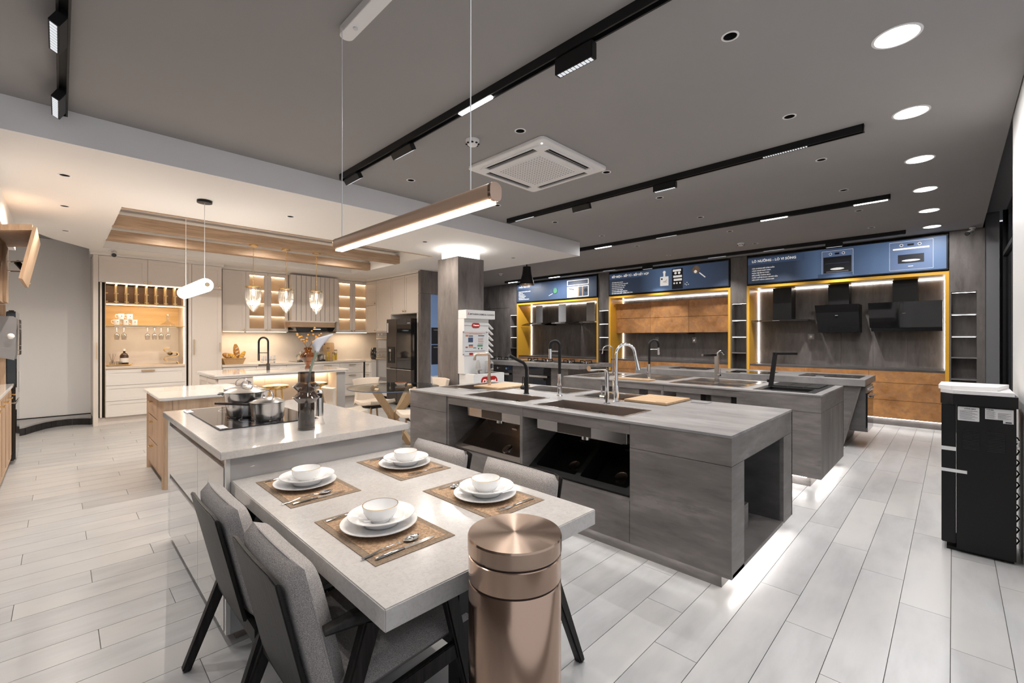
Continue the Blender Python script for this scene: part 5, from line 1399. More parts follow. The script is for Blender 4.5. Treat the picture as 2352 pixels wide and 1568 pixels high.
# worktop things
bk = thing('bread_basket','wicker basket of breads on the kitchen worktop beside the pantry','basket',(-9.93,2.345,.90))
put(G().hexa([(-.11,-.15,0),(.11,-.15,0),(.11,.15,0),(-.11,.15,0),(-.14,-.19,.11),(.14,-.19,.11),(.14,.19,.11),(-.14,.19,.11)]),'weave','wicker',bk,W=False)
put(G().tube([(.14,-.19,.11),(.14,.19,.11),(-.14,.19,.11),(-.14,-.19,.11),(.14,-.19,.11)],.009,6),'rim','wicker',bk,W=False)
def loaf(loc,L,r,rot,m,label):
    t = thing('bread_loaf',label,'bread',loc,group='breads in the basket')
    t.rotation_euler = rot
    P = [(0,0,-L/2+L*k/10) for k in range(11)]; R_ = [r*max(.25,math.sin(math.pi*(.06+.88*k/10))**.6) for k in range(11)]
    put(G().tube(P,R_,12),'crust',m,t,W=False)
    for k in range(3): put(G().tube([(r*.9,-r*.5,-L*.25+L*.22*k),(r*1.0,r*.5,-L*.16+L*.22*k)],r*.14,6),'score','cream_light',t,W=False)
loaf((-9.93,2.41,1.14),.30,.055,(0.15,.12,0),'bread','upright loaf with slashes in the bread basket')
loaf((-9.90,2.26,1.06),.20,.055,(1.2,0,0.3),'bread','round brown loaf lying in the bread basket, nearest the pantry')
loaf((-9.86,2.33,1.05),.17,.04,(.9,0.2,0),'yellow_bread','small yellow bread before the upright loaf')
loaf((-9.86,2.49,1.06),.20,.042,(-.5,0.1,0),'yellow_bread','curved yellow bread at the far side of the basket')
ch = thing('candle_stand','white stand with small cups on the kitchen worktop','cup stand',(-9.93,2.98,.90))
put(G().box(-.05,.05,-.14,.14,.02,.035),'base','white_paint',ch,W=False)
for y in (-.12,.12): put(G().box(-.04,.04,y-.01,y+.01,0,.02),'foot','white_paint',ch,W=False)
for k in range(4):
    t = thing('white_cup',['white cup on the stand, nearest the bread basket','white cup on the stand, second from the bread basket','white cup on the stand, third from the bread basket','white cup on the stand, nearest the hob'][k],'cup',(-9.93,2.875+.07*k,.935),group='cups on the white stand')
    put(G().lathe([(1e-6,0),(.024,0),(.026,.11),(.023,.11),(.02,.006),(1e-6,.006)],(0,0,0),16),'body','white_paint',t,W=False)
    put(G().lathe([(.0262,.02),(.0262,.03)],(0,0,0),16),'band','brass',t,W=False)
kh = thing('kitchen_hob','flat black hob in the long kitchen worktop','hob',(-9.95,3.84,.90))
put(G().box(-.25,.25,-.38,.38,0,.008),'glass_top','black_gloss',kh,W=False)
def pot(loc,r,h,label,rz=0,long_handle=False,lidm='steel'):
    t = thing('cooking_pot',label,'pot',loc,rz,group='steel pots')
    put(G().lathe([(1e-6,0),(r*.86,0),(r*.88,.004),(r*.90,.012),(r*.93,h*.45),(r,h-.004),(r*1.02,h),(r*.97,h),(r*.9,.015),(1e-6,.015)],(0,0,0),36),'body','steel',t,W=False)
    put(G().lathe([(r*.91,.012),(r*.915,.014)],(0,0,0),36),'base_line','steel_dark',t,W=False)
    lid = put(G().lathe([(r*1.02,h+.001),(r*1.03,h+.004),(r*.8,h+.016),(r*.5,h+.026),(r*.2,h+.031),(1e-6,h+.032)],(0,0,0),36),'lid',lidm,t,W=False)
    put(G().tube([(-r*.36,0,h+.028),(-r*.34,0,h+.05),(-r*.2,0,h+.068),(0,0,h+.074),(r*.2,0,h+.068),(r*.34,0,h+.05),(r*.36,0,h+.028)],.007,8,.5),'lid_handle','chrome',lid,W=False)
    if long_handle:
        put(G().bar((-r*.95,0,h*.83),(-r*.95-.24,0,h*.90),.022,.012,w1=.030),'handle','graphite',t,W=False)
    else:
        for s in (-1,1):
            put(G().tube([(s*r*.96,-.045,h*.78),(s*(r+.028),-.035,h*.80),(s*(r+.034),0,h*.80),(s*(r+.028),.035,h*.80),(s*r*.96,.045,h*.78)],.006,8),'handle','chrome',t,W=False)
    return t
pot((-9.95,3.64,.908),.10,.13,'steel pot on the kitchen hob, left of the amber vase',1.57)
pot((-9.95,4.06,.908),.10,.12,'steel pot on the kitchen hob, right of the amber vase',1.57)
cb = thing('cutting_board','oak cutting board leaning on the kitchen splashback','cutting board',(-10.2,4.34,.90))
put(G().prism([(y,z) for y,z in rrect(-.13,.13,0,.40,.03)],-.01,.01,'x'),'board','bamboo',cb,W=False)
put(G().cyl((.0101,-.09,.36),.012,.002,12,'x'),'hole','dark_slot',cb,W=False)
cb.rotation_euler = (0,-.12,0)
for k,(y,h_) in enumerate(((4.27,.27),(4.42,.22),(4.35,.16))):
    t = thing('storage_jar',['tall glass jar of pasta before the oak board','medium glass jar of pasta nearest the air fryer','small glass jar of pasta at the front'][k],'jar',(-10.08+.05*k,y,.90),group='pasta jars')
    put(G().lathe([(1e-6,0),(.034,0),(.034,h_-.02),(.03,h_)],(0,0,0),16),'glass','glass',t,W=False)
    put(G().lathe([(1e-6,.004),(.030,.004),(.030,h_*.72),(1e-6,h_*.74)],(0,0,0),14),'pasta','pasta',t,W=False)
    put(G().cyl((0,0,h_-.002),.033,.018,16),'lid','walnut',t,W=False)
af = thing('air_fryer','black air fryer in the corner of the kitchen worktop','air fryer',(-9.72,5.25,.90))
put(G().lathe([(1e-6,0),(.10,0),(.128,.05),(.13,.14),(.115,.24),(.09,.28),(1e-6,.285)],(0,0,0),24),'body','black_gloss',af,W=False)
put(G().box(.09,.145,-.03,.03,.07,.11),'handle','black_matte',af,W=False); put(G().box(.125,.134,.045,.075,.12,.17),'sticker','ink_orange',af,W=False)
put(G().box(.02,.075,-.06,.06,.268,.275),'dial_panel','frost',af,W=False)
af.rotation_euler = (0,0,-.6)

# ------------------------------------------------------------------ cream kitchen island
IX0,IX1,IY0,IY1,IZ = -7.86,-6.78,1.39,3.21,.92
ki = thing('kitchen_island','cream kitchen island with lit seating recess','island',(-7.3,2.3,0))
put(G().box(IX0+.06,IX1-.38,IY0+.05,IY1-.05,.0,IZ-.045),'body',c,ki)
put(G().box(IX1-.38,IX1-.05,IY0+.05,1.86,.0,IZ-.045),'end_block',c,ki)
put(G().box(IX1-.38,IX1-.05,3.03,IY1-.05,.0,IZ-.045),'end_block','grey_paint',ki)
shaker_x(IX1-.05,IY0+.055,1.855,.10,IZ-.05,ki,name='panel')
shaker_y(IY0+.05,IX0+.07,-7.32,.10,IZ-.05,ki,name='panel'); shaker_y(IY0+.05,-7.31,IX1-.06,.10,IZ-.05,ki,name='panel')
for k in range(5):
    y0 = 1.862+.233*k
    put(G().box(IX1-.38,IX1-.372,y0+.001,y0+.232,.02,IZ-.05),'recess_panel','beige_panel',ki)
put(G().box(IX1-.36,IX1-.055,3.022,3.03,.02,IZ-.05),'recess_side','beige_panel',ki)
put(G().box(IX1-.36,IX1-.34,1.88,3.01,IZ-.062,IZ-.047),'led_strip','led_warm',ki)
it = thing('island_worktop','thin white marble worktop of the cream kitchen island','worktop',(-7.3,2.3,IZ-.04))
plate(rrect(IX0,IX1,IY0,IY1,.03), [rrect(-7.70,-7.42,1.95,2.48,.02)], IZ-.018, IZ, 'slab', 'marble_white', it)
plate(rrect(IX0+.015,IX1-.015,IY0+.015,IY1-.015,.03), [rrect(-7.70,-7.42,1.95,2.48,.02)], IZ-.045, IZ-.018, 'edge', 'marble_white', it)
sink('island_sink','steel sink in the marble island of the cream kitchen',-7.70,-7.42,1.95,2.48,IZ-.02,'grey_metal',[(-7.68,-7.44,1.97,2.46)],depth=.15)
isl_tap = thing('kitchen_tap','tall grey spring tap on the marble kitchen island','tap',(-7.34,2.20,IZ))
put(G().cyl((0,0,0),.024,.10,16),'body','graphite',isl_tap,W=False)
put(G().cyl((0,0,.10),.013,.22,12),'column','graphite',isl_tap,W=False)
put(G().tube([(0,0,.30),(0,0,.42)]+arc3((-.05,-.05,.42),.0707,0,180,12,(.707,.707))[1:]+[(-.1,-.1,.30),(-.1,-.1,.22)],.014,10),'spring_hose','black_matte',isl_tap,W=False)
put(G().tube([(-.1,-.1,.24),(-.1,-.1,.14)],.016,10),'spray_head','graphite',isl_tap,W=False)
put(G().tube([(0,0,.26),(-.1,-.1,.26)],.006,8),'holder_arm','graphite',isl_tap,W=False)
put(G().tube([(0,0,.08),(-.1,-.1,.075)],.012,8),'side_spout','graphite',isl_tap,W=False)
va = thing('amber_vase','round ribbed amber glass vase with orange twigs on the marble island','vase',(-7.28,2.76,IZ))
put(G().lathe([(1e-6,.0),(.045,.0),(.04,.03),(.028,.05),(.04,.065),(.055,.10),(.08,.13),(.11,.17),(.115,.20),(.10,.235),(.05,.265),(.045,.28),(.06,.30),(.055,.325),(.04,.335)],(0,0,0),32,wave=.03),'glass','glass_amber',va,W=False)
put(G().lathe([(1e-6,.0),(.05,.0),(.05,.03),(1e-6,.03)],(0,0,0),20),'foot','glass_crystal',va,W=False)
random.seed(3)
for k in range(8):
    a = -1.5+k*.45+random.uniform(-.1,.1); L_ = random.uniform(.22,.36)
    dirv = Vector((math.sin(a)*.5*random.uniform(-1,1), math.sin(a)*.75, 1)).normalized()
    p0 = Vector((0,0,.30)); p1 = p0+dirv*L_*.5+Vector((0,0,.02)); p2 = p0+dirv*L_
    tw = put(G().tube([p0,p1,p2],[.0025,.002,.0012],5),'twig','twig',va,W=False)
    for j in range(3):
        q = p2-dirv*.05*j + Vector((random.uniform(-.02,.02),random.uniform(-.02,.02),random.uniform(-.01,.01)))
        put(G().sph(q,.017,8,5,(.5,1,.8)),'leaf','orange_leaf',tw,W=False)
# gold stools
def stool(loc,label):
    t = thing('bar_stool',label,'stool',loc,group='gold stools at the kitchen island')
    put(G().lathe([(1e-6,.60),(.12,.60),(.165,.615),(.17,.63),(.165,.645),(.13,.652),(.06,.635),(1e-6,.63)],(0,0,0),28),'seat','gold',t,W=False)
    for k in range(4):
        a = k*math.pi/2+.5
        put(G().tube([(.10*math.cos(a),.10*math.sin(a),.61),(.19*math.cos(a),.19*math.sin(a),0)],.012,8),'leg','gold',t,W=False)
    t.scale = (1,1,1.15)
    put(G().cyl((0,0,.35),.012,.26,8),'spindle','gold',t,W=False)
    put(G().tube([(.155*math.cos(2*math.pi*k/20),.155*math.sin(2*math.pi*k/20),.22) for k in range(21)],.008,6),'foot_ring','gold',t,W=False)
stool((-6.72,2.11,0),'gold stool at the kitchen island beside the steel pots')
stool((-6.72,2.66,0),'gold stool at the kitchen island behind the smoked vase')
lamp('AREA','recess_light',(IX1-.33,2.44,IZ-.065),1.6,(1,.82,.6),ki,size=.02,size_y=1.1)
# crystal pendants
def crystal(y,label):
    t = thing('crystal_pendant_lamp',label,'pendant lamp',(-7.30,y,1.79),group='crystal pendants over the kitchen island')
    put(G().cyl((0,0,.96),.06,.018,24),'canopy','gold',t,W=False)
    for k in range(26): put(G().tube([(.006*math.cos(a*.785)*(1 if k%2 else .3),.006*math.sin(a*.785)*(.3 if k%2 else 1),.375+.0224*k+.014*math.sin(a*.785+0)) for a in range(9)],.002,4),'chain_link','gold',t,W=False)
    put(G().lathe([(.095,.350),(.108,.352),(.108,.365),(.095,.37),(.02,.375),(1e-6,.375)],(0,0,0),28),'crown','gold',t,W=False)
    n = 18
    for k in range(n):
        a = 2*math.pi*k/n; ca, sa = math.cos(a), math.sin(a)
        put(G().bar((.10*ca,.10*sa,.352),(.10*ca,.10*sa,.19),.030,.012,up=(ca,sa,0),w1=.026),'prism','crystal_prism',t,W=False)
        put(G().bar((.097*ca,.097*sa,.19),(.075*ca,.075*sa,.10),.026,.012,up=(ca,sa,0),w1=.018),'prism','crystal_prism',t,W=False)
        if k % 2 == 0: put(G().bar((.075*ca,.075*sa,.105),(.01*ca,.01*sa,.0),.024,.012,up=(ca,sa,0.01),w1=.006),'prism','crystal_prism',t,W=False)
    put(G().lathe([(1e-6,.24),(.016,.245),(.02,.28),(.016,.33),(1e-6,.335)],(0,0,0),14),'bulb','lamp_crystal',t,W=False)
    lamp('POINT','bulb_light',(-7.30,y,1.79+.13),9,(1,.86,.7),t,size=.04)
crystal(1.99,'crystal drop pendant nearest the tube lamp')
crystal(2.44,'middle crystal drop pendant over the kitchen island')
crystal(2.90,'crystal drop pendant nearest the hood')

# ------------------------------------------------------------------ oak island
OX0,OX1,OY0,OY1,OZ = -6.30,-5.14,.635,1.44,.85
oi = thing('oak_island','light oak island with drawers on its narrow side','island',(-5.75,1.04,0))
put(G().box(OX0+.05,OX1-.05,OY0+.05,OY1-.05,.05,OZ-.03),'body','oak',oi)
for x in (OX0+.055,OX1-.075):
    for y in (OY0+.07,OY1-.07): put(G().prism(rrect(x-.03 if x<-6 else x-.04,x+.04 if x<-6 else x+.05,y-.045,y+.045,.03),0,OZ-.028,'z'),'leg','oak',oi)
for k,(z0,z1) in enumerate(((.60,.80),(.35,.595),(.10,.345))):
    o = put(G().box(OX0+.13,OX1-.40,OY0+.03,OY0+.05,z0+.003,z1-.003),'drawer','oak',oi,bev=.002)
    xc = (OX0+.13+OX1-.40)/2
    put(G().bar((xc-.04,OY0+.005,z1-.05),(xc+.04,OY0+.005,z1-.05),.012,.012),'handle','gold',o)
    for s in (-.03,.03): put(G().box(xc+s-.005,xc+s+.005,OY0+.005,OY0+.03,z1-.055,z1-.045),'handle','gold',o)
put(G().box(OX1-.385,OX1-.13,OY0+.03,OY0+.05,.10,.80),'panel','oak',oi)
put(G().box(OX1-.05,OX1-.03,OY0+.12,OY1-.12,.10,.69),'panel','oak',oi); put(G().box(OX1-.05,OX1-.025,OY0+.1,OY1-.1,.70,.82),'rail','oak',oi)
ow = thing('island_worktop','white rounded worktop of the oak island','worktop',(-5.75,1.04,OZ-.03))
put(G().prism(rrect(OX0,OX1,OY0,OY1,.05),OZ-.028,OZ,'z'),'slab','marble_white',ow,bev=.004)

# ------------------------------------------------------------------ glass table with beige chairs
gt = thing('glass_dining_table','round glass table on crossed oak legs','table',(-5.34,3.15,0))
put(G().lathe([(1e-6,.738),(.597,.738),(.60,.744),(.597,.75),(1e-6,.75)],(0,0,0),56),'glass_top','glass_table',gt,W=False)
put(G().lathe([(.598,.7385),(.6015,.744),(.598,.7495)],(0,0,0),56),'edge','ink_blue',gt,W=False)
for k in range(4):
    a = k*math.pi/2+.35; ca, sa = math.cos(a), math.sin(a)
    put(G().bar((-.27*ca,-.27*sa,0),(.36*ca,.36*sa,.737),.06,.075),'leg','bamboo',gt,W=False)
tl = thing('candle_holder','red rimmed glass dish on the round glass table','dish',(-5.45,3.32,.75))
put(G().lathe([(1e-6,0),(.05,0),(.075,.03),(.072,.03),(.05,.005),(1e-6,.005)],(0,0,0),20),'dish','glass_crystal',tl,W=False)
put(G().lathe([(.076,.026),(.078,.034),(.07,.034)],(0,0,0),20),'rim','ink_orange',tl,W=False)
sc_ = thing('shell_chair','beige fabric shell chair','chair',(0,0,0),group='beige chairs around the glass table')
def shell(u,v):
    a = (u-.5)*2
    if v < .5:
        t = v*2; y = .23-.42*t; z = .46-.03*math.sin(math.pi*t)+.015*a*a
        w = .23-.02*abs(2*t-1)
        return (a*w, y, z)
    t = (v-.5)*2
    y = -.19-.10*t+.10*a*a*t; z = .43+.03*t*(1-t)+.37*t
    w = .21-.035*math.sin(math.pi*t*.9)+.035*t
    return (a*w, y, z)
g = G().surf(shell,13,21)
me = put(g,'seat_shell','cream_fabric',sc_,W=False)
md = me.modifiers.new('s','SOLIDIFY'); md.thickness = .045; md.offset = -1
md = me.modifiers.new('b','BEVEL'); md.width = .015; md.segments = 2
for x,y in ((.17,.15),(-.17,.15),(.17,-.15),(-.17,-.15)):
    put(G().tube([(x*.7,y*.7,.41),(x*1.25,y*1.25,0)],[.016,.010],8),'leg','bamboo',sc_,W=False)
put(G().box(-.13,.13,-.13,.13,.395,.41),'frame','black_matte',sc_,W=False)
cl_ = ['beige shell chair at the glass table, back turned to the kitchen island','beige shell chair behind the glass table, facing the camera','beige shell chair half hidden by the front counter','beige shell chair before the column']
for k,(x,y,rz) in enumerate(((-5.42,2.52,-.25),(-6.02,3.22,-1.45),(-4.66,3.10,1.45),(-5.42,3.78,3.05))):
    if k == 0: sc_.location = (x,y,0); sc_.rotation_euler = (0,0,rz); sc_['label'] = cl_[0]
    else: copy_tree(sc_,(x,y,0),rz,cl_[k])

# ------------------------------------------------------------------ hob island and dining table
HX0,HX1,HY0,HY1,HZ = -3.905,-2.318,.500,1.468,.89
hi = thing('hob_island','glossy grey island with light stone worktop joined to the dining table','island',(-3.1,.98,0))
put(G().box(HX0+.03,-2.36,HY0+.045,HY1-.03,.05,HZ-.05),'body','lacquer_dark',hi)
put(G().box(-2.36,-2.345,HY0+.0455,HY1-.03,.05,HZ-.036),'end_panel','lacquer_dark',hi)
put(G().box(-2.375,-2.345,HY0+.028,HY0+.045,.05,HZ-.035),'end_trim','lacquer',hi)
put(G().box(HX0+.03,HX0+.10,HY0+.025,HY0+.045,.05,HZ-.06),'side_panel','lacquer',hi)
for a,b in ((HX0+.103,-2.93),(-2.927,-2.378)):
    put(G().box(a,b,HY0+.025,HY0+.045,.475,HZ-.085),'drawer','lacquer',hi,bev=.001)
    put(G().box(a,b,HY0+.025,HY0+.045,.055,.445),'drawer','lacquer',hi,bev=.001)
put(G().box(HX0+.103,-2.38,HY0+.04,HY0+.046,.445,.475),'grip_channel','steel_dark',hi)
put(G().box(HX0+.103,-2.38,HY0+.04,HY0+.046,HZ-.085,HZ-.035),'grip_channel','steel_dark',hi)
put(G().box(HX0+.07,-2.38,HY0+.075,HY1-.08,0,.05),'kick','steel_dark',hi)
hw = thing('island_worktop','light grey quartz worktop carrying the black hob','worktop',(-3.1,.98,HZ-.035))
put(G().box(HX0,HX1,HY0,HY1,HZ-.036,HZ),'slab','quartz',hw,bev=.0025)
hb2 = thing('induction_hob','black induction hob in the quartz island worktop','hob',(-3.35,.88,HZ))
put(G().box(-3.83,-2.87,.615,1.155,HZ,HZ+.006),'glass_top','black_gloss',hb2,bev=.002)
for x in (-3.6,-3.1):
    put(G().lathe([(.118,.0061),(.121,.0063),(.124,.0061)],(x,.89,HZ),40),'ring','grey_metal',hb2)
put(G().box(-3.02,-2.90,.625,.665,HZ+.006,HZ+.0066),'sticker','paper',hb2)
put(G().box(-3.80,-3.68,.60,.64,HZ+.001,HZ+.0072),'sticker','frost',hb2)
pot((-3.03,.905,HZ+.006),.098,.108,'small steel saucepan with long dark handle, nearest the smoked vase',.72,True,'steel')
pot((-3.28,.855,HZ+.006),.125,.155,'large steel casserole in the middle of the black hob',.45)
pot((-3.56,.90,HZ+.006),.11,.15,'steel casserole at the back of the black hob',1.2)
vs = thing('smoked_vase','tall smoked ribbed glass vase with white calla flower','vase',(-2.575,.968,HZ))
put(G().lathe([(1e-6,.004),(.046,.004),(.05,.012),(.05,.185)],(0,0,0),36,wave=.012),'lower_glass','glass_smoke_dark',vs,W=False)
put(G().lathe([(1e-6,.0),(.052,.0),(.053,.012),(1e-6,.012)],(0,0,0),32),'foot','glass_crystal',vs,W=False)
put(G().lathe([(.05,.185),(.084,.222),(.054,.252),(.052,.262),(.084,.298),(.05,.328)],(0,0,0),32),'waist_glass','glass_smoke',vs,W=False)
put(G().lathe([(.05,.328),(.05,.395)],(0,0,0),36,wave=.012),'neck','glass_smoke_dark',vs,W=False)
vs.scale = (.85,.85,.815)
fl2 = thing('calla_flower','white calla lily standing in the smoked vase','flower',(-2.575,.968,HZ+.02))
stp = [(0,0,0),(.0,.003,.15),(.004,.010,.26),(.010,.024,.33),(.016,.042,.39),(.02,.05,.42)]
put(G().tube(stp,[.006,.006,.007,.007,.008,.012],8),'stem','stem_green',fl2,W=False)
def petal(u,v):
    a = u*2*math.pi; r = .008+.022*v**1.4
    z = .41+.075*v + .03*v*v*math.cos(a-.8)
    return (.02+r*math.cos(a)+.03*v*v*math.cos(.8)*.6, .05+r*math.sin(a)+.055*v*v*(math.cos(a-.9)>.2)*math.cos(a-.9), z)
po_ = put(G().surf(petal,20,8,True),'petal','petal',fl2,W=False)
md = po_.modifiers.new('s','SOLIDIFY'); md.thickness = .002
put(G().tube([(.02,.05,.41),(.022,.055,.47)],[.004,.003],6),'spadix','orange_leaf',fl2,W=False)
gr = thing('pepper_grinder','steel pepper grinder with glass foot behind the smoked vase','grinder',(-2.66,1.075,HZ))
put(G().lathe([(.034,0),(.036,.01),(.022,.055),(.024,.07)],(0,0,0),20),'glass_foot','glass_crystal',gr,W=False)
put(G().cyl((0,0,.07),.0255,.14,24),'body','steel',gr,W=False); put(G().cyl((0,0,.212),.018,.03,16),'neck','black_matte',gr,W=False); put(G().lathe([(.018,.242),(.024,.25),(.018,.27),(1e-6,.275)],(0,0,0),18),'knob','steel',gr,W=False)

gr.scale = (.85,.85,.76)
DX0,DX1,DY0,DY1,DZ = -2.343,-.967,.546,1.430,.75
dt = thing('dining_table','light stone dining table joined to the hob island','table',(-1.65,.99,0))
put(G().box(DX0,DX1,DY0,DY1,DZ-.058,DZ),'top','quartz',dt,bev=.003)
for x in (-1.22,-2.12):
    put(G().box(x-.03,x+.03,.95,1.03,0.03,DZ-.058),'leg','black_matte',dt)
    put(G().box(x-.04,x+.04,.75,1.23,0,.03),'foot','black_matte',dt)

def chair_proto():
    t = thing('dining_armchair','grey tweed armchair with black wooden frame','chair',(0,0,0),group='grey tweed chairs at the stone table')
    def pad(w,d,th,z,name,mm,cx=0,cy=0):
        pass
    # back shell and cushion: local, chair looks to +Y
    tl_ = math.radians(13)
    def back(pt): 
        x,y,z = pt
        return (x, y*math.cos(tl_)-(z)*math.sin(tl_)-.235, y*math.sin(tl_)+z*math.cos(tl_)+.375)
    def curve(x): return .12*x*x
    nseg = 9; xs = [-.205+.41*k/(nseg-1) for k in range(nseg)]
    g = G(); vs_ = []
    for k,x in enumerate(xs):
        e = .012 if k in (0,nseg-1) else 0
        for z in (0.0+e, .42-e):
            for y in (curve(x)-.012, curve(x)): vs_.append(back((x,y,z)))
    fs_ = []
    for k in range(nseg-1):
        a = 4*k; b = 4*(k+1)
        fs_ += [(a,b,b+2,a+2),(a+1,a+3,b+3,b+1),(a+2,b+2,b+3,a+3),(a,a+1,b+1,b)]
    fs_ += [(0,2,3,1),(4*nseg-4,4*nseg-3,4*nseg-1,4*nseg-2)]
    put(g.add(vs_,fs_),'back_panel','black_wood',t,bev=.003,W=False)
    def cushion(w,h,th,nx,nz,fn,name):
        vs2, f2 = [], []
        def sup(s,e=4.5): return (max(0,1-abs(s)**e))**(1/e)
        for side in (1,-1):
            for i in range(nx):
                for j in range(nz):
                    u = -1+2*i/(nx-1); v = -1+2*j/(nz-1)
                    q = sup(u)*sup(v)
                    yy = th/2*side*q
                    vs2.append(fn(u*w/2,yy,v*h/2))
        def I(s,i,j): return s*nx*nz+i*nz+j
        for s in (0,1):
            for i in range(nx-1):
                for j in range(nz-1):
                    f2.append((I(s,i,j),I(s,i+1,j),I(s,i+1,j+1),I(s,i,j+1)))
        return put(G().add(vs2,f2),name,'tweed',t,W=False,smooth=60)
    cu = cushion(.46,.43,.10,19,19,lambda x,y,z: back((x, y+.055+curve(x), z+.207)),'back_cushion')
    ol = []
    for k in range(49):
        a = 2*math.pi*k/48; ca_, sa_ = math.cos(a), math.sin(a)
        q = (abs(ca_)**7+abs(sa_)**7)**(-1/7)
        ol.append(back((.228*ca_*q, .055+curve(.228*ca_*q), .207+.213*sa_*q)))
    put(G().tube(ol,.004,6),'piping','tweed',t,W=False)
    cushion(.50,.50,.085,17,17,lambda x,y,z: (x, z+.03, y+.43+.06*z),'seat_cushion')
    for s in (-1,1):
        # rear leg leans back, front leg nearly upright, armrest on both
        put(G().bar((s*.295,-.335,0),(s*.262,-.10,.615),.030,.040,up=(1,0,0),w1=.055,h1=.036),'leg','black_wood',t,W=False,bev=.006)
        put(G().bar((s*.275,.30,0),(s*.262,.16,.615),.028,.034,up=(1,0,0),w1=.05,h1=.036),'leg','black_wood',t,W=False,bev=.006)
        P = [(s*.252,-.23,.632),(s*.266,-.15,.640),(s*.270,-.02,.636),(s*.268,.10,.632),(s*.258,.21,.628)]
        put(G().tube(P,[.020,.032,.034,.031,.020],10,.55),'armrest','black_wood',t,W=False)
        put(G().bar((s*.265,-.205,.35),(s*.262,.235,.385),.022,.055),'seat_rail','black_wood',t,W=False,bev=.003)
    put(G().bar((-.265,-.215,.35),(.265,-.215,.35),.022,.06),'seat_rail','black_wood',t,W=False,bev=.003)
    put(G().bar((-.262,.225,.385),(.262,.225,.385),.022,.055),'seat_rail','black_wood',t,W=False,bev=.003)
    return t
ca_ = chair_proto()
CL = ['grey tweed armchair in the foreground, beside the copper bin','grey tweed armchair nearest the glossy island drawers','grey tweed armchair across the table, beside the glossy island','grey tweed armchair across the table, behind the copper bin']
for k,(x,y,rz) in enumerate(((-1.425,.715,0),(-2.005,.705,0),(-2.065,1.245,math.pi),(-1.45,1.255,math.pi))):
    if k == 0: ca_.location = (x,y,0); ca_['label'] = CL[0]
    else: copy_tree(ca_,(x,y,0),rz,CL[k])

# place settings
pmn = thing('placemat','woven brown placemat','placemat',(0,0,DZ),group='placemats on the stone table')
put(G().box(-.2175,.2175,-.1425,.1425,0,.0022),'border','mat_border',pmn,W=False)
put(G().box(-.195,.195,-.12,.12,.0022,.0030),'weave','placemat',pmn,W=False)
dp = thing('dinner_plate','flat white dinner plate','plate',(0,0,DZ),group='flat dinner plates')
put(G().lathe([(1e-6,.004),(.065,.004),(.066,0),(.075,0),(.076,.005),(.105,.013),(.128,.019),(.128,.0215),(.105,.0165),(.075,.009),(1e-6,.007)],(0,0,0),44),'plate','porcelain',dp,W=False)
sp = thing('soup_plate','deep white soup plate','plate',(0,0,DZ),group='deep soup plates')
put(G().lathe([(1e-6,.003),(.05,.003),(.051,0),(.058,0),(.06,.004),(.078,.022),(.082,.026),(.112,.033),(.112,.0355),(.082,.029),(.074,.024),(.056,.009),(1e-6,.008)],(0,0,0),44),'plate','porcelain',sp,W=False)
bo = thing('rice_bowl','white bowl with thin gold rim','bowl',(0,0,DZ),group='white bowls')
put(G().lathe([(1e-6,.004),(.026,.004),(.027,0),(.03,0),(.031,.006),(.045,.014),(.056,.032),(.060,.055),(.0582,.055),(.054,.034),(.042,.017),(1e-6,.010)],(0,0,0),40),'bowl','porcelain',bo,W=False)
put(G().lathe([(.0601,.0545),(.0603,.0556),(.058,.0556)],(0,0,0),40),'gold_rim','gold',bo,W=False)
spn = thing('spoon','steel spoon','spoon',(0,0,DZ),group='spoons')
put(G().surf(lambda u,v: ((.019*math.sin(math.pi*v)**.7)*(2*u-1), .06*v+.0, .006-.006*math.sin(math.pi*v)*(1-(2*u-1)**2)+.003*v),7,9),'bowl','chrome',spn,W=False).modifiers.new('s','SOLIDIFY').thickness=.0015
put(G().tube([(0,.0,.006),(0,-.03,.009),(0,-.08,.008),(0,-.12,.003),(0,-.145,.003)],[.003,.0028,.0035,.005,.004],8,.5),'handle','chrome',spn,W=False)
kn = thing('table_knife','steel table knife','knife',(0,0,DZ),group='table knives')
put(G().prism([(-.008,-.01),(.006,-.01),(.0085,.05),(.006,.095),(-.004,.11),(-.008,.09)],.0015,.0032,'z'),'blade','chrome',kn,W=False)
put(G().tube([(0,-.01,.004),(0,-.05,.005),(0,-.105,.004)],[.005,.007,.006],8,.5),'handle','chrome',kn,W=False)
fk = thing('fork','steel fork','fork',(0,0,DZ),group='forks')
put(G().prism([(-.004,0),(.004,0),(.011,.025),(.011,.04),(-.011,.04),(-.011,.025)],.003,.0045,'z'),'head','chrome',fk,W=False)
for k in range(4): put(G().bar((-.0095+.0063*k,.038,.004),(-.0095+.0063*k,.078,.006),.0028,.002),'tine','chrome',fk,W=False)
put(G().tube([(0,0,.004),(0,-.06,.007),(0,-.115,.004)],[.003,.004,.005],8,.5),'handle','chrome',fk,W=False)
SET = [(-1.385,.772,False,'in the foreground'),(-2.013,.760,False,'nearest the glossy island on the camera side'),(-2.005,1.232,True,'on the far side beside the glossy island'),(-1.385,1.224,True,'on the far side behind the copper bin')]
used = set()
def place(proto, loc, rz, label):
    if proto.name in used: return copy_tree(proto, loc, rz, label)
    used.add(proto.name); proto.location = loc; proto.rotation_euler = (0,0,rz); proto['label'] = label
    return proto
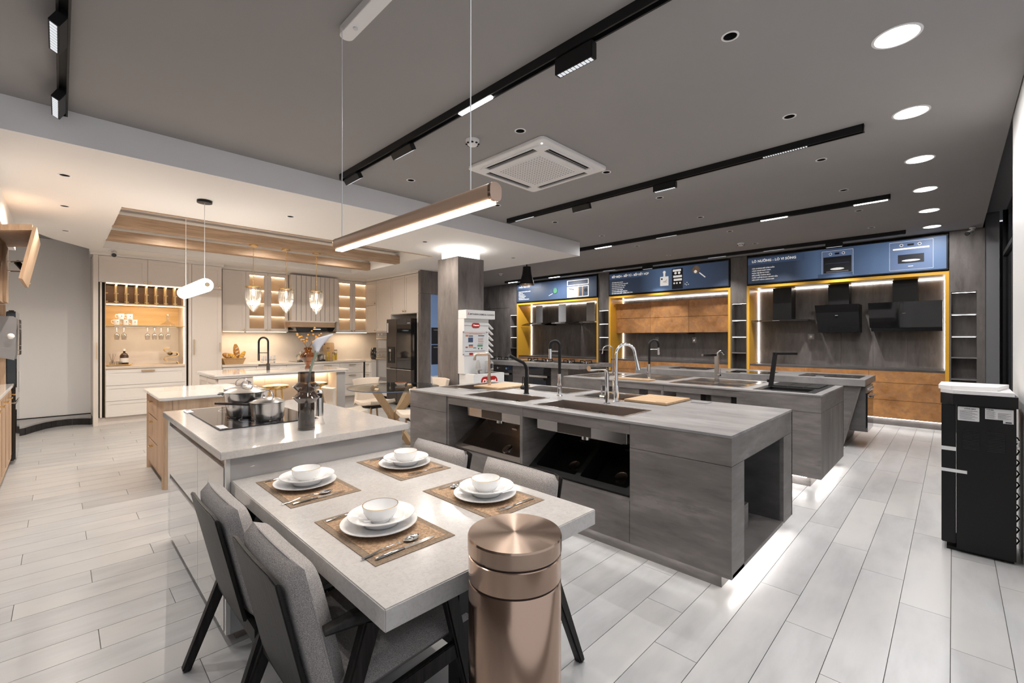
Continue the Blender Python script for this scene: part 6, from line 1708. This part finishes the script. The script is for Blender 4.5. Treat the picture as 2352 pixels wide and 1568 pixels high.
for x,y,far,l in SET:
    s = -1 if far else 1; z = DZ+.003
    place(pmn,(x,y,DZ),math.pi if far else 0,'woven brown placemat '+l)
    py = y-.0*s
    place(dp,(x-.02*s,py,z),0,'flat white dinner plate '+l)
    place(sp,(x-.02*s,py+.008,z+.0105),0,'deep white soup plate stacked '+l)
    place(bo,(x-.02*s,py+.004,z+.020),0,'white bowl with gold rim '+l)
    place(spn,(x+.15*s,y-.01*s,z),(math.pi if far else 0)+.05,'steel spoon on the placemat '+l)
    place(kn,(x+.185*s,y-.02*s,z),(math.pi if far else 0)+.03,'steel table knife on the placemat '+l)
    place(fk,(x-.18*s,y-.0*s,z),(math.pi if far else 0)-.03,'steel fork on the placemat '+l)

# ------------------------------------------------------------------ copper waste bin
bn = thing('waste_bin','tall round brushed copper waste bin with flat lid','bin',(-.825,.845,0))
R0 = .122
put(G().lathe([(1e-6,0),(R0-.004,0),(R0-.004,.02),(R0,.022),(R0,.77),(R0-.002,.774),(1e-6,.774)],(0,0,0),64),'body','copper',bn,W=False)
put(G().lathe([(R0-.003,.774),(R0-.003,.779)],(0,0,0),64),'groove','copper_dark',bn,W=False)
put(G().lathe([(R0-.002,.778),(R0,.780),(R0,.838),(R0-.002,.840),(1e-6,.840)],(0,0,0),64),'collar','copper',bn,W=False)
put(G().lathe([(R0-.003,.840),(R0-.003,.846)],(0,0,0),64),'groove','copper_dark',bn,W=False)
lidm = bpy.data.materials.new('copper_lid'); lidm.use_nodes = True; MAT['copper_lid'] = lidm
nt = lidm.node_tree; b = nt.nodes['Principled BSDF']
b.inputs['Base Color'].default_value = (.45,.33,.255,1); b.inputs['Metallic'].default_value = 1; b.inputs['Roughness'].default_value = .22; b.inputs['Anisotropic'].default_value = .9; b.inputs['Anisotropic Rotation'].default_value = .25
tgn = nt.nodes.new('ShaderNodeTangent'); tgn.direction_type = 'RADIAL'; tgn.axis = 'Z'; nt.links.new(tgn.outputs[0], b.inputs['Tangent'])
nt2 = MAT['copper'].node_tree; tg2 = nt2.nodes.new('ShaderNodeTangent'); tg2.direction_type = 'RADIAL'; tg2.axis = 'Z'; nt2.links.new(tg2.outputs[0], nt2.nodes['Principled BSDF'].inputs['Tangent'])
put(G().lathe([(1e-6,.846),(R0,.846),(R0+.002,.850),(R0+.002,.884),(R0,.889),(R0-.006,.889),(1e-6,.889)],(0,0,0),96),'lid','copper_lid',bn,W=False,smooth=20)

# ------------------------------------------------------------------ oak cabinets and fridge on the left edge
ob = thing('base_cabinet','oak base cabinets at the left edge with brass handles','cabinet',(-6.0,-.7,0))
put(G().box(-7.36,-4.9,-1.06,-.40,.06,.87),'carcass','oak',ob)
for k in range(6):
    a = -7.355+.41*k
    o = put(G().box(a,a+.407,-.40,-.38,.08,.865),'door','oak',ob,bev=.003)
    for j in range(3): put(G().box(a+.06+.095*j,a+.145+.095*j,-.38,-.375,.13,.82),'door_slat','oak',o)
    put(G().bar((a+.15,-.345,.80),(a+.25,-.345,.80),.014,.014),'handle','gold',o); put(G().box(a+.195,a+.205,-.375,-.345,.795,.805),'handle','gold',o)
put(G().box(-7.36,-4.9,-1.0,-.44,0,.06),'kick','oak',ob)
ow2 = one(G().box(-7.38,-4.9,-1.045,-.36,.87,.90),'oak_cabinet_worktop','white worktop of the oak cabinets at the left edge','worktop','marble_white',(-6.1,-.7,.87),bev=.003)
op = thing('oak_back_panel','oak panel on the wall behind the pull-down basket','panel',(-6.2,-1.05,.9))
for k in range(5): put(G().box(-7.36+.5*k,-6.862+.5*k,-1.07,-1.05,.90,1.76),'panel','oak',op)
put(G().box(-7.38,-7.35,-1.05,-.42,.90,1.765),'side','oak',op)
uo = thing('wall_cabinet','oak wall cabinets with a raised folding flap door at the left edge','cabinet',(-6.2,-.8,1.76))
put(G().box(-7.36,-4.9,-1.06,-.42,1.77,2.47),'carcass','oak',uo)
for k in range(3): put(G().box(-7.355+.12*k,-7.24+.12*k,-.42,-.40,1.78,2.38),'door','oak',uo,bev=.003)
fd = put(G().hexa([(-7.40,-.42,2.40),(-6.3,-.42,2.40),(-6.3,-.19,2.44),(-7.40,-.19,2.44),(-7.40,-.42,2.455),(-6.3,-.42,2.455),(-6.3,-.19,2.495),(-7.40,-.19,2.495)]),'flap_door','oak',uo)
put(G().hexa([(-7.42,-.28,1.97),(-6.3,-.28,1.97),(-6.3,-.255,1.965),(-7.42,-.255,1.965),(-7.42,-.185,2.48),(-6.3,-.185,2.48),(-6.3,-.16,2.475),(-7.42,-.16,2.475)]),'flap_leaf','oak',fd)
put(G().bar((-7.3,-.235,2.0),(-7.2,-.235,2.0),.012,.012),'flap_handle','gold',fd)
for z0,z1 in ((2.22,2.26),(2.12,2.14)): put(G().tube([(-7.2,-.6,z0),(-7.2,-.38,z0),(-7.35,-.28,z1)],.008,6),'stay_arm','steel',fd)
put(G().bar((-7.3,-.34,2.24),(-7.38,-.27,2.14),.02,.05),'stay_joint','black_matte',fd)
pb = thing('pull_down_basket','grey steel pull-down basket hanging from the oak cabinets','basket',(-6.7,-.5,1.18))
put(G().prism([(-.85,1.24),(-.62,1.24),(-.40,1.19),(-.34,1.17),(-.33,1.24),(-.325,1.60),(-.345,1.63),(-.85,1.63)],-7.0,-6.99,'x'),'side_plate','grey_metal',pb)
put(G().prism([(-.85,1.24),(-.62,1.24),(-.40,1.19),(-.34,1.17),(-.33,1.24),(-.325,1.60),(-.345,1.63),(-.85,1.63)],-7.33,-7.32,'x'),'side_plate','grey_metal',pb)
for z in (1.22,1.27,1.32,1.50,1.55,1.60):
    put(G().tube([(-7.33,-.305,z),(-7.0,-.305,z)],.004,6),'wire','chrome',pb); put(G().tube([(-7.33,-.305,z),(-7.33,-.6,z)],.004,6),'wire','chrome',pb)
for k in range(5): put(G().tube([(-7.32+.08*k,-.305,1.22),(-7.32+.08*k,-.305,1.60)],.003,5),'wire','chrome',pb)
put(G().sph((-6.9,-.36,1.42),.03,10,6),'knob','white_plastic',pb)
rf = thing('tall_fridge','tall black two-door fridge beside the oak cabinets','fridge',(-7.75,-.7,0))
put(G().box(-8.08,-7.41,-1.06,-.42,.03,1.70),'body','grey_metal',rf,bev=.006)
put(G().box(-8.08,-7.41,-.415,-.35,.69,1.71),'door','black_gloss',rf,bev=.012); put(G().box(-8.08,-7.41,-.415,-.35,.04,.675),'door','black_gloss',rf,bev=.012)
put(G().box(-8.08,-7.41,-.40,-.348,.675,.688),'door_trim','steel',rf)
for z0,z1 in ((.85,1.2),(.35,.6)): put(G().box(-7.50,-7.46,-.349,-.345,z0,z1),'grip','dark_slot',rf)
put(G().box(-8.06,-8.0,-.349,-.345,.75,1.0),'sticker','frost',rf)

# faint emitters need no direct sampling of their own; their light still reaches the room by bounces
for n_ in ('sign_text','sign_blue','sign_light','sign_mid','sign_oven','print_1','print_2','print_3','glow_blue','led_cell','can_lamp','led_dot','lamp_crystal'):
    try: MAT[n_].cycles.emission_sampling = 'NONE'
    except Exception: pass
